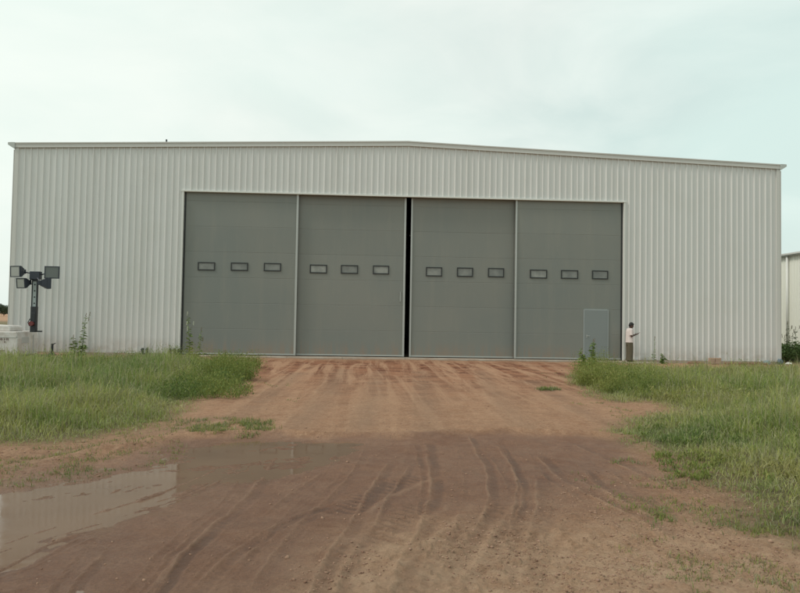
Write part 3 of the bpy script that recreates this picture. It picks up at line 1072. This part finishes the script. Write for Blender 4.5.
SW = [(784, 1.15, 'leftmost tall dark stalk beside the right corner of the hangar'), (788.5, 1.75, 'tallest dark stalk, before the downpipe of the cream shed'), (792, 1.25, 'short dark stalk just right of the tallest one by the shed'),
      (796.5, 1.55, 'dark stalk with side heads near the right edge of the photo'), (801, 1.3, 'dark stalk at the very right edge before the cream shed')]
for i, (px, h, lb) in enumerate(SW):
    p = onY(px, 350, 2.2 + .5 * (i % 2))
    tall_weed((float(p[0]), float(p[1]), GZ), h, (.05 * (-1) ** i, 0), 30, .12, lb, 3, lm=leafd_m)


def shrub(c, rx, ry, h, n, mat, leafs, label, name='shrub', cat='shrub', group=None, trunk=None, z0=0.0):
    r = empty(name, c); tag(r, label, cat, group)
    rg = np.random.default_rng(int(abs(c[0]) * 100) % 9999 + n)
    u = rg.normal(0, 1, (n, 3)); u /= np.linalg.norm(u, axis=1)[:, None]
    rad = rg.random(n) ** .45
    lump = .68 + .42 * fbm(u[:, 0] * 2.2 + 7 + c[0], u[:, 1] * 2.2 + u[:, 2] * 1.7 + 3, 15, 3) * 1.2
    P = u * (rad * lump)[:, None] * np.array([rx, ry, h / 2]) + np.array([0, 0, h / 2 + z0])
    P[:, 2] = np.maximum(P[:, 2], .01)
    a = rg.normal(0, 1, (n, 3)); a /= np.linalg.norm(a, axis=1)[:, None]
    b = np.cross(a, rg.normal(0, 1, (n, 3))); b /= np.linalg.norm(b, axis=1)[:, None]
    s = (leafs * rg.uniform(.5, 1.3, n))[:, None]
    V_ = np.stack([P - a * s, P + b * s * .45, P + a * s, P - b * s * .45], 1).reshape(-1, 3)
    Q_ = np.arange(n * 4).reshape(-1, 4)
    col = np.array(mat) * rg.uniform(.6, 1.4, (n, 1))
    o = np_mesh('crown' if trunk else 'foliage', V_, Q_, GM, attrs=dict(tint=np.repeat(col, 4, axis=0)))
    o.parent = r
    mb = MB()
    hb = (z0 + h * .55)
    for k in range(5 if trunk else 7):
        a_ = 2 * PI * k / 5 + .4
        if trunk:
            mb.tube([(0, 0, -.1), (.02 * k, 0, z0 * .7), (math.cos(a_) * rx * .5, math.sin(a_) * ry * .5, hb)], [trunk, trunk * .7, trunk * .2], 6)
        else:
            mb.tube([(0, 0, -.05), (math.cos(a_) * rx * .5, math.sin(a_) * ry * .5, hb)], [.012, .005], 5)
    mb.build('trunk' if trunk else 'stem', stem_m if not trunk else new_mat('bark', (.12, .09, .065), .9), r)
    return r


for (px, y0, rx, h, lb) in [(783, 2.0, .75, .85, 'dark green shrub tucked behind the right corner of the hangar'), (797, 1.6, 1.0, .95, 'wide dark green shrub at the right edge under the cream shed'), (815, 2.2, 1.1, 1.0, 'dark green shrub beyond the right edge of the photo')]:
    p = onY(px, 355, y0)
    shrub((float(p[0]), y0, GZ), rx, .7, h, 1500, (.14, .20, .07), .06, lb)

# distant trees on the left horizon
TL = [(-34, 250, 5.2, 'broad dark tree on the horizon, outside the photo left edge'), (-18, 235, 4.2, 'low dark tree on the horizon just outside the left edge'), (-4, 240, 4.8, 'dark rounded tree on the far left horizon, leftmost in view'), (4, 262, 4.6, 'dark rounded tree on the far left horizon next to the hangar wall'), (12, 250, 4.2, 'dark tree on the horizon hidden behind the hangar left corner')]
for (px, D, h, lb) in TL:
    d = ray(px, 311); p = CAM + d * D
    shrub((float(p[0]), float(p[1]), GZ), h * .75, h * .75, h * .88, 1100, (.045, .062, .032), .33, lb, 'tree', 'tree', 'trees on the far horizon', trunk=.16, z0=h * .10)

# ------------------------------------------------------------------ things lying along the wall
brick_m = new_mat('brick', (.30, .15, .10), .9)
t = NT(brick_m); t.set(t.b, 'Base Color', t.mix(t.noise(t.coord(), 12, 5), (.22, .105, .07), (.38, .24, .17)))


def brick(x, y, z, rz, label, group, mat=brick_m, s=(.24, .115, .075)):
    mb = MB(); mb.box((0, 0, 0), s)
    o = mb.build('brick', mat, bevel=.006)
    o.location = (x, y, z); o.rotation_euler = (0, 0, rz)
    return tag(o, label, 'brick', group)


pale_brick = new_mat('dusty_brick', (.42, .30, .22), .95)
bx = float(onY(715, 360, -.6)[0])
for k in range(6):
    brick(bx + (-.13 if k % 2 == 0 else .13) + .01 * (k // 2), -.55, GZ + .03 + .04 + (k // 2) * .079, random.uniform(-.08, .08), 'dusty brick in the little square stack against the right wall', 'bricks in the square stack', pale_brick)
bx0 = float(onY(691, 362, -.6)[0])
for k in range(4):
    brick(bx0 + .16 * k, -.6 + .05 * (k % 2), GZ + .055, random.uniform(-.15, .15) + (PI / 2 if k == 3 else 0), 'red brick lying flat left of the square brick stack', 'bricks lying left of the stack')
bx0 = float(onY(728, 364, -.6)[0])
for k in range(7):
    brick(bx0 + .262 * k, -.58, GZ + .05, random.uniform(-.05, .05), 'red brick in the loose row right of the square brick stack', 'bricks in the loose row')


def stone(px, y0, s, mat, label, seed):
    p = onY(px, 360, y0)
    rg = np.random.default_rng(seed)
    bm = bmesh.new(); bmesh.ops.create_icosphere(bm, subdivisions=2, radius=1)
    for v in bm.verts:
        v.co = Vector((v.co.x * s[0], v.co.y * s[1], v.co.z * s[2])) * float(rg.uniform(.82, 1.12))
    me = bpy.data.meshes.new('stone'); bm.to_mesh(me); bm.free(); me.materials.append(mat)
    o = bpy.data.objects.new('stone', me); COL.objects.link(o)
    o.location = (float(p[0]), y0, GZ + s[2] * .6)
    return tag(o, label, 'stone')


stone(789, -.3, (.14, .1, .07), new_mat('white_stone', (.72, .70, .64), .8), 'small white stone on the soil past the right corner of the hangar', 1)
stone(780, -.2, (.12, .12, .16), new_mat('blue_bag', (.10, .13, .16), .6), 'dark blue grey lump at the foot of the hangar right corner', 2)
stone(767, -.35, (.16, .1, .12), new_mat('blue_bag_pale', (.22, .27, .29), .6), 'pale blue grey lump by the wall near the right corner', 3)
stone(60, -.5, (.35, .15, .06), brick_m, 'flat reddish soil lump at the foot of the left wall', 4)
stone(43, -.6, (.2, .12, .07), brick_m, 'small reddish soil lump beside the trailer cabinet', 5)


def bracket(px, y0, n, label):
    p = onY(px, 352, y0); x0 = float(p[0])
    mb = MB()
    w_ = .13 * n + .1
    mb.box((x0, y0, .03), (w_, .16, .05)); 
    for k in range(n):
        xx = x0 - w_ / 2 + .09 + k * (w_ - .18) / max(n - 1, 1)
        mb.box((xx, y0 - .02, .16), (.075, .10, .21)); mb.tube([(xx - .06, y0 - .05, .20), (xx + .06, y0 - .05, .20)], .03, 8)
    o = mb.build('rail_bracket', dark_m, bevel=.004, loc=(x0, y0, 0))
    return tag(o, label, 'bracket')


bracket(145, -.25, 2, 'small dark steel bracket at the foot of the left wall')
bracket(172.5, -.25, 2, 'dark steel bracket at the wall foot left of the door corner')
bracket(179.5, -.30, 1, 'narrow dark steel stop at the left corner of the doors')
p = yz(52, -.9)
mb = MB(); mb.tube([(p[0], p[1], GZ - .05), (p[0], p[1], .42)], .045, 8); mb.tube([(p[0] - .12, p[1], GZ + .04), (p[0] + .12, p[1], GZ + .04)], .05, 8); mb.tube([(p[0] - .04, p[1], .36), (p[0] + .12, p[1], .44)], .02, 6)
tag(mb.build('standpipe', dark_m, smooth=False, loc=(p[0], p[1], GZ)), 'short dark standpipe beside the trailer by the left wall', 'standpipe')

# ------------------------------------------------------------------ lighting trailer on the left
C0 = onG(17, 358.5)          # near bottom corner of the cabinet
TX, TY = float(C0[0]), float(C0[1])
lt = empty('lighting_trailer', (TX - .9, TY + .75, GZ))
tag(lt, 'white mobile lighting trailer with a short mast of four floodlights', 'light tower')
cab_m = new_mat('cabinet_paint', (.66, .61, .57), .45)
t = NT(cab_m)
t.set(t.b, 'Base Color', t.mix(t.ramp(t.noise(t.coord(), 3, 6, .65), .4, .7), (.68, .64, .61), (.50, .42, .37)))
mast_m = new_mat('mast_galvanised', (.50, .54, .54), .45, .1)
blk_m = new_mat('black_paint', (.022, .024, .028), .5)
head_m = new_mat('dark_blue_housing', (.030, .036, .050), .45)
lens_m = new_mat('flood_glass', (.33, .34, .32), .12)
lens2_m = new_mat('flood_glass_grey', (.13, .14, .13), .15)
redp_m = new_mat('red_paint', (.16, .035, .035), .6)
ox, oy = .9, -.75            # near right corner in trailer coordinates
mb = MB()
cz0, cz1 = .10, .98
mb.prism([(ox, 0, 0), (ox, 0, .60), (ox - .04, 0, .82), (ox - .06, 0, .88), (ox - 2.2, 0, .88), (ox - 2.2, 0, 0)], None, (0, oy, cz0), (0, oy + 1.5, cz0))
body = mb.build('cabinet', cab_m, lt, bevel=.03)
mb = MB(); mb.box((ox - 1.0, oy - .006, .78), (2.0, .012, .03)); mb.box((ox - .03, oy - .006, .5), (.03, .012, .75)); mb.build('panel_edge', trim_m, lt)
mb = MB(); mb.box((ox + .006, oy + .55, .66), (.012, .5, .22)); mb.box((ox + .01, oy + 1.15, .5), (.02, .04, .7)); mb.build('side_hatch', new_mat('hatch_paint', (.52, .52, .50), .5), lt, bevel=.004)
mb = MB(); mb.prism([(-.0, 0, 0), (0, 0, .14), (-.08, 0, .21), (-1.2, 0, .24), (-1.2, 0, 0)], None, (ox - .42, oy + .25, cz1), (ox - .42, oy + 1.2, cz1)); mb.build('hood', cab_m, lt, bevel=.03)
# faded lettering marks on the front panel
mk = new_mat('faded_lettering', (.17, .10, .085), .7)
mb = MB()
lx = ox - .92
for k, st in enumerate([(0, 1, 1, 0), (1, 1, 0, 1), (1, 1, 1, 1), (1, 0, 1, 1), (1, 0, 1, 0), (1, 0, 1, 0), (1, 1, 1, 1)]):
    xx = lx + k * .088; zz = .70
    if st[0]: mb.box((xx, oy - .004, zz), (.018, .006, .085))
    if st[1]: mb.box((xx + .028, oy - .004, zz + .036), (.035, .006, .016))
    if st[2]: mb.box((xx + .028, oy - .004, zz - .002), (.035, .006, .016))
    if st[3]: mb.box((xx + .054, oy - .004, zz), (.018, .006, .085))
mb.box((lx + .12, oy - .004, .60), (.30, .006, .018)); mb.box((lx + .46, oy - .004, .60), (.03, .006, .07))
mb.build('lettering', mk, lt); mb = MB()
mb.box((lx + .30, oy - .004, .28), (.36, .006, .025))
mb.build('lettering', mk, lt)
mb = MB(); mb.box((ox - .65, oy + .75, .07), (3.0, .08, .08)); mb.tube([(ox - 2.1, oy + .75, .07), (ox - 3.2, oy + .75, .12)], .035, 8); mb.build('drawbar', dark_m, lt)
for yy in (oy + .02, oy + 1.46):
    tyre = MB()
    n = 24
    prof = [(.29, -.09), (.32, -.06), (.32, .06), (.29, .09), (.17, .08), (.17, -.08)]
    vs = []; fs = []
    for k in range(n):
        a = 2 * PI * k / n
        for (r_, w_) in prof:
            vs.append((ox - 1.05 + math.cos(a) * r_, yy - .12 if False else yy + w_ - (.10 if yy < 0 else -.10), .26 + math.sin(a) * r_))
    m_ = len(prof)
    for k in range(n):
        for j in range(m_):
            fs.append((k * m_ + j, k * m_ + (j + 1) % m_, ((k + 1) % n) * m_ + (j + 1) % m_, ((k + 1) % n) * m_ + j))
    tyre.add(vs, fs)
    wh = tyre.build('wheel', new_mat('tyre_rubber', (.03, .03, .03), .8), lt)
    mb = MB(); yc = yy - (.10 if yy < 0 else -.10); mb.tube([(ox - 1.05, yc - .05, .26), (ox - 1.05, yc + .05, .26)], .17, 16); mb.build('rim', mast_m, wh)
# mast
MP = onY(33.6, 332, TY + .55)
mx, my = float(MP[0]) - (TX - .9), .55 - .75


def zat(py, px=33.6):
    return float(onY(px, py, TY + .55)[2]) - GZ


z_b, z_m, z_t = cz1 - .02, zat(306.5), zat(279)
mb = MB()
mb.box((mx, my, (z_b + z_m) / 2), (.20, .18, z_m - z_b)); mb.box((mx + .02, my - .10, z_b + .55), (.14, .06, .35)); mb.box((mx + .20, my, z_b + .03), (.20, .10, .05))
mb.tube([(mx - .12, my - .08, z_b + .22), (mx - .17, my - .10, z_b + .36), (mx - .10, my - .10, z_b + .50)], .018, 6)
mb.build('mast_base', blk_m, lt, bevel=.008)
mb = MB(); mb.tube([(mx - .02, my - .20, z_b + .32), (mx - .02, my - .09, z_b + .32)], .085, 14); mb.build('winch', redp_m, lt)
mb = MB()
for s in (-1, 1):
    mb.box((mx + s * .086, my, (z_m + z_t) / 2), (.020, .13, z_t - z_m))
mb.build('mast_rail', dark_m, lt)
mb = MB(); mb.box((mx, my + .02, (z_m + z_t) / 2), (.152, .08, z_t - z_m)); mb.build('mast_tube', mast_m, lt)
mb = MB()
k = 0
zz = z_m + .12
while zz < z_t - .05:
    mb.tube([(mx, my - .028, zz), (mx, my - .018, zz)], .028, 10); zz += .235
    mb.build('mast_pin', blk_m, lt); mb = MB()
zc = zat(275.5, 34)
mb = MB(); mb.box((mx + .02, my - .02, zc), (.36, .22, .30)); mb.box((mx + .0, my, z_t + .02), (.16, .14, .2)); mb.build('junction_box', head_m, lt, bevel=.012)


def flood(px, py, yaw, tilt, lens, w_=.44, h_=.38, dy=0.0):
    """flood lamp: glass front in its frame, tapered housing behind; local -Y is the way it shines"""
    P = onY(px, py, TY + .55 + dy)
    c = Vector((float(P[0]) - (TX - .9), my + dy, float(P[2]) - GZ))
    R = Euler((tilt, 0, yaw)).to_matrix()
    hd = empty('floodlight', (0, 0, 0))
    bpy.data.objects.remove(hd)
    mb = MB()
    A = [Vector((sx * w_ / 2, -.05, sz * h_ / 2)) for sx, sz in ((-1, -1), (1, -1), (1, 1), (-1, 1))]
    A0 = [Vector((sx * w_ / 2, -.11, sz * h_ / 2)) for sx, sz in ((-1, -1), (1, -1), (1, 1), (-1, 1))]
    B = [Vector((sx * w_ * .24, .20, sz * h_ * .24)) for sx, sz in ((-1, -1), (1, -1), (1, 1), (-1, 1))]
    I = [Vector((sx * (w_ / 2 - .03), -.11, sz * (h_ / 2 - .03))) for sx, sz in ((-1, -1), (1, -1), (1, 1), (-1, 1))]
    J = [Vector((sx * (w_ / 2 - .03), -.09, sz * (h_ / 2 - .03))) for sx, sz in ((-1, -1), (1, -1), (1, 1), (-1, 1))]
    vs = [c + R @ p for p in A0 + A + B + I + J]
    fs = []
    for k in range(4):
        j = (k + 1) % 4
        fs += [(k, j, 4 + j, 4 + k), (4 + k, 4 + j, 8 + j, 8 + k), (k, j, 12 + j, 12 + k), (12 + k, 12 + j, 16 + j, 16 + k)]
    fs += [(8, 9, 10, 11), (16, 17, 18, 19)]
    mb.add(vs, fs)
    mb.box(c + R @ Vector((0, .24, 0)), (.16, .12, .16), R)
    # cooling ribs and yoke
    for k in range(3):
        mb.box(c + R @ Vector((0, .03 + .05 * k, 0)), (w_ * (.86 - .18 * k), .012, h_ * (.92 - .18 * k)), R)
    h = mb.build('floodlight', head_m, lt)
    mb = MB(); mb.box(c + R @ Vector((0, -.095, 0)), (w_ - .065, .008, h_ - .065), R)
    for s in (-.33, 0, .33):
        pass
    mb.build('lens', lens, h)
    mb = MB(); q_ = Vector((mx + .02, my, zc)); e = c + R @ Vector((0, .22, 0))
    mb.tube([q_, (q_ + e) / 2 + Vector((0, 0, .02)), e], .026, 8)
    mb.build('arm', head_m, h)


flood(17.5, 271.5, -.42, .05, lens_m, .50, .42, -.10)
flood(23.0, 283.0, -.40, .12, lens_m, .42, .38, -.25)
flood(52.8, 272.6, .10, -.02, lens2_m, .52, .46, -.12)
flood(46.8, 283.2, 2.2, .0, lens2_m, .46, .42, -.15)

# ------------------------------------------------------------------ the man at the wall
skin_m = new_mat('skin', (.085, .045, .032), .55)
shirt_m = new_mat('pale_shirt', (.60, .50, .47), .85)
t = NT(shirt_m); t.set(t.b, 'Base Color', t.mix(t.noise(t.coord(), 18, 3), (.74, .63, .60), (.62, .54, .52)))
trou_m = new_mat('olive_trousers', (.105, .088, .058), .9)
hair_m = new_mat('black_hair', (.012, .010, .009), .6)
phone_m = new_mat('phone_black', (.015, .015, .018), .2)


def fuse(mb, name, mat, parent, voxel, smooth=4):
    """one continuous surface grown from overlapping shapes"""
    o = mb.build(name, mat, parent)
    md = o.modifiers.new('r', 'REMESH'); md.mode = 'VOXEL'; md.voxel_size = voxel; md.use_smooth_shade = True
    sm = o.modifiers.new('s', 'SMOOTH'); sm.factor = .5; sm.iterations = smooth
    return o


PP = onY(629.6, 362, -.50)
man = empty('person', (float(PP[0]), -.50, -.006), 0.0)
tag(man, 'man in a pale shirt and dark trousers looking at his phone by the wall', 'person')
# local frame: +X is the way he faces (right in the photo), -Y towards the camera
mb = MB()
V3 = Vector


def limb(mb, pts, rad, n=12):
    mb.tube(pts, rad, n)
    for p, r_ in zip(pts, rad):
        mb.ell(p, (r_, r_, r_), 10)


for s in (-1, 1):
    y = s * .085
    limb(mb, [(-.01, y, .86), (.01, y, .48), (-.03, y + s * .01, .09)], [.082, .058, .040])
    limb(mb, [(-.045, y + s * .01, .045), (.06, y + s * .02, .035), (.13, y + s * .03, .026)], [.040, .040, .028])
mb.ell((-.005, 0, .92), (.115, .16, .13)); mb.ell((-.012, 0, 1.08), (.105, .145, .17)); mb.ell((-.005, 0, 1.24), (.115, .165, .15))
limb(mb, [(-.01, -.15, 1.32), (-.01, .15, 1.32)], [.055, .055])
limb(mb, [(.0, 0, 1.32), (.035, 0, 1.42), (.05, 0, 1.48)], [.058, .052, .055])
# head, bowed over the phone
HR = Euler((0, .42, 0)).to_matrix(); HC = V3((.065, 0, 1.515))
mb.ell(HC, (.092, .072, .112), 16, HR)
mb.ell(HC + HR @ V3((.035, 0, -.06)), (.058, .052, .055), 12, HR)
mb.ell(HC + HR @ V3((.100, 0, -.025)), (.018, .014, .022), 8, HR)      # nose
mb.ell(HC + HR @ V3((.086, 0, -.062)), (.014, .024, .010), 8, HR)      # lips
mb.ell(HC + HR @ V3((.074, 0, -.098)), (.020, .024, .016), 8, HR)      # chin
mb.ell(HC + HR @ V3((.080, 0, .018)), (.018, .05, .012), 8, HR)        # brow
for s in (-1, 1):
    mb.ell(HC + HR @ V3((-.004, s * .073, -.012)), (.020, .010, .030), 8, HR)   # ears
# arms: near (camera side) and far
hands = []
for s, el, wr in ((-1, V3((-.02, -.215, 1.06)), V3((.22, -.10, 1.13))), (1, V3((-.01, .21, 1.07)), V3((.20, .085, 1.12)))):
    sh = V3((-.01, s * .175, 1.33))
    limb(mb, [sh, (sh + el) / 2, el], [.054, .047, .038]); limb(mb, [el, (el + wr) / 2, wr], [.038, .033, .023])
    d = V3((.92, -s * .30, .22)).normalized(); up = V3((0, 0, 1)); sd_ = d.cross(up).normalized()
    pc = wr + d * .045
    mb.ell(pc, (.048, .036, .020), 10, Euler((0, -.22, -s * .3)).to_matrix())
    for k, (L, off) in enumerate(((.062, -.028), (.072, -.010), (.068, .009), (.052, .027))):
        b0 = wr + d * .080 + sd_ * off; b1 = b0 + d * L * .55 + V3((0, 0, .012)); b2 = b1 + d * L * .2 + V3((0, 0, .032))
        limb(mb, [b0 - d * .02, b1, b2], [.0095, .0085, .007], 8)
    th = wr + d * .03 + sd_ * (-.034 if s > 0 else .034) * 1
    limb(mb, [th, th + d * .035 + V3((0, 0, .022)), th + d * .06 + V3((0, 0, .040))], [.012, .010, .008], 8)
body_o = fuse(mb, 'body', skin_m, man, .0065, 3)
# hair
mb = MB()
mb.ell(HC + HR @ V3((-.016, 0, .030)), (.098, .083, .100), 16, HR); mb.ell(HC + HR @ V3((-.045, 0, -.02)), (.062, .072, .07), 12, HR)
mb.ell(HC + HR @ V3((.045, 0, .078)), (.045, .062, .035), 12, HR)
fuse(mb, 'hair', hair_m, man, .008, 2)
for s in (-1, 1):
    mb = MB(); mb.ell(HC + HR @ V3((.084, s * .030, -.002)), (.010, .013, .009), 8, HR); mb.build('eye', new_mat('eye', (.05, .04, .035), .2), man, smooth=True)
# shirt, hanging loose to the hips, short sleeves
mb = MB()
def ring(z, rx, ry, cx=0.0, n=28, w_=0.0, ph=0):
    return [(cx + math.cos(2 * PI * k / n) * rx * (1 + w_ * math.sin(5 * 2 * PI * k / n + ph)), math.sin(2 * PI * k / n) * ry * (1 + w_ * math.sin(5 * 2 * PI * k / n + ph)), z) for k in range(n)]
def loft(mb, rings, cap=True):
    n = len(rings[0]); vs = [p for r_ in rings for p in r_]; fs = []
    for i in range(len(rings) - 1):
        for k in range(n):
            fs.append((i * n + k, i * n + (k + 1) % n, (i + 1) * n + (k + 1) % n, (i + 1) * n + k))
    if cap:
        fs += [tuple(range(n - 1, -1, -1)), tuple((len(rings) - 1) * n + k for k in range(n))]
    mb.add(vs, fs)
loft(mb, [ring(.80, .150, .195, -.012, w_=.04), ring(.90, .142, .185, -.014, w_=.035, ph=.6), ring(1.02, .136, .176, -.018, w_=.03, ph=1.4), ring(1.16, .140, .185, -.014, w_=.015), ring(1.28, .138, .192, -.008), ring(1.355, .105, .165, -.004), ring(1.395, .068, .085, .008)])
for s, el in ((-1, V3((-.02, -.215, 1.06))), (1, V3((-.01, .21, 1.07)))):
    sh = V3((-.01, s * .165, 1.325))
    mb.tube([sh, sh.lerp(el, .45), sh.lerp(el, .85)], [.070, .066, .062], 14); mb.ell(sh, (.07, .07, .07), 10)
mb.box((.135, 0, 1.12), (.012, .02, .45)); mb.box((.118, -.07, 1.22), (.03, .075, .09))
fuse(mb, 'shirt', shirt_m, man, .009, 2)
# loose straight trousers
mb = MB()
loft(mb, [ring(.88, .120, .165, -.01), ring(.70, .135, .175, -.005, w_=.03)])
for s in (-1, 1):
    loft(mb, [[(p[0], p[1] + s * .082, p[2]) for p in ring(z, r1, r2, c_, 24, .05, ph)] for z, r1, r2, c_, ph in ((.86, .118, .098, -.01, 0), (.60, .118, .096, .0, .7), (.40, .112, .093, .0, 1.9), (.20, .108, .090, -.012, 2.6), (.055, .112, .092, -.02, 3.0))])
fuse(mb, 'trousers', trou_m, man, .010, 2)
for s in (-1, 1):
    mb = MB(); mb.ell((.045, s * .110, .016), (.135, .048, .018), 14); mb.build('sandal', new_mat('sandal_leather', (.05, .035, .025), .7), man, smooth=True)
# phone, held in both hands
hp = MB()
pc = V3((.345, -.045, 1.185))
hp.box((0, 0, 0), (.150, .075, .010))
ph = hp.build('phone', phone_m, bevel=.003)
ph.location = (man.location.x + pc.x, man.location.y + pc.y, man.location.z + pc.z)
ph.rotation_euler = (0, -.55, -.25)
tag(ph, 'dark mobile phone held up in the hands of the man', 'phone')

# ------------------------------------------------------------------ sky and light
w = bpy.data.worlds.new('World'); scene.world = w; w.use_nodes = True
nt = w.node_tree; t = NT.__new__(NT); t.t = nt; t.b = None
bg = nt.nodes['Background']
SUN_EL, SUN_AZ = math.radians(50), math.radians(-74)   # azimuth measured from the facade normal (-Y); negative = left
sky = t.n('ShaderNodeTexSky', sky_type='NISHITA'); sky.sun_disc = False
sky.sun_elevation = SUN_EL; sky.air_density = 1.6; sky.dust_density = 4.0
sdir = Vector((math.sin(SUN_AZ) * math.cos(SUN_EL), -math.cos(SUN_AZ) * math.cos(SUN_EL), math.sin(SUN_EL)))
sky.sun_rotation = math.atan2(sdir.x, sdir.y)
tc = t.n('ShaderNodeTexCoord')
nrm = t.n('ShaderNodeVectorMath', operation='NORMALIZE'); nt.links.new(tc.outputs['Generated'], nrm.inputs[0])
dt = t.n('ShaderNodeVectorMath', operation='DOT_PRODUCT'); nt.links.new(nrm.outputs[0], dt.inputs[0]); dt.inputs[1].default_value = Vector((-.62, .55, .40)).normalized()
mp = t.n('ShaderNodeMapping'); nt.links.new(nrm.outputs[0], mp.inputs[0]); mp.inputs['Scale'].default_value = (1.3, 1.3, 3.2); mp.inputs['Rotation'].default_value = (.15, .25, .3)
cn = t.noise(mp.outputs[0], 2.1, 6, .52, .4)
mp2 = t.n('ShaderNodeMapping'); nt.links.new(nrm.outputs[0], mp2.inputs[0]); mp2.inputs['Scale'].default_value = (1, 1, 2.2); mp2.inputs['Location'].default_value = (3, 1, 2)
cn2 = t.noise(mp2.outputs[0], .9, 3, .5)
glow = t.ramp(dt.outputs['Value'], .42, .95)
cloud = t.mix(glow, (5.7, 6.75, 6.5), (8.2, 8.95, 8.3))
cloud = t.mix(t.ramp(cn, .42, .66, 0, .5), cloud, (9.6, 9.75, 9.1))
cloud = t.mix(t.ramp(cn2, .40, .60, .0, .5), cloud, (7.2, 9.1, 8.45))
cov = t.mix(.95, sky.outputs[0], cloud)
nt.links.new(cov, bg.inputs[0]); bg.inputs[1].default_value = .10

sl = bpy.data.lights.new('sun', 'SUN'); so = bpy.data.objects.new('sun', sl); COL.objects.link(so)
sl.energy = 1.5; sl.angle = math.radians(14); sl.color = (1, .95, .86)
so.rotation_euler = (-sdir).to_track_quat('-Z', 'Y').to_euler()

scene.view_settings.view_transform = 'Standard'
scene.view_settings.look = 'None'
scene.view_settings.exposure = 0.16
scene.view_settings.gamma = 1
scene.view_settings.use_curve_mapping = False
scene.render.engine = 'CYCLES'
scene.cycles.use_denoising = True
scene.cycles.max_bounces = 6
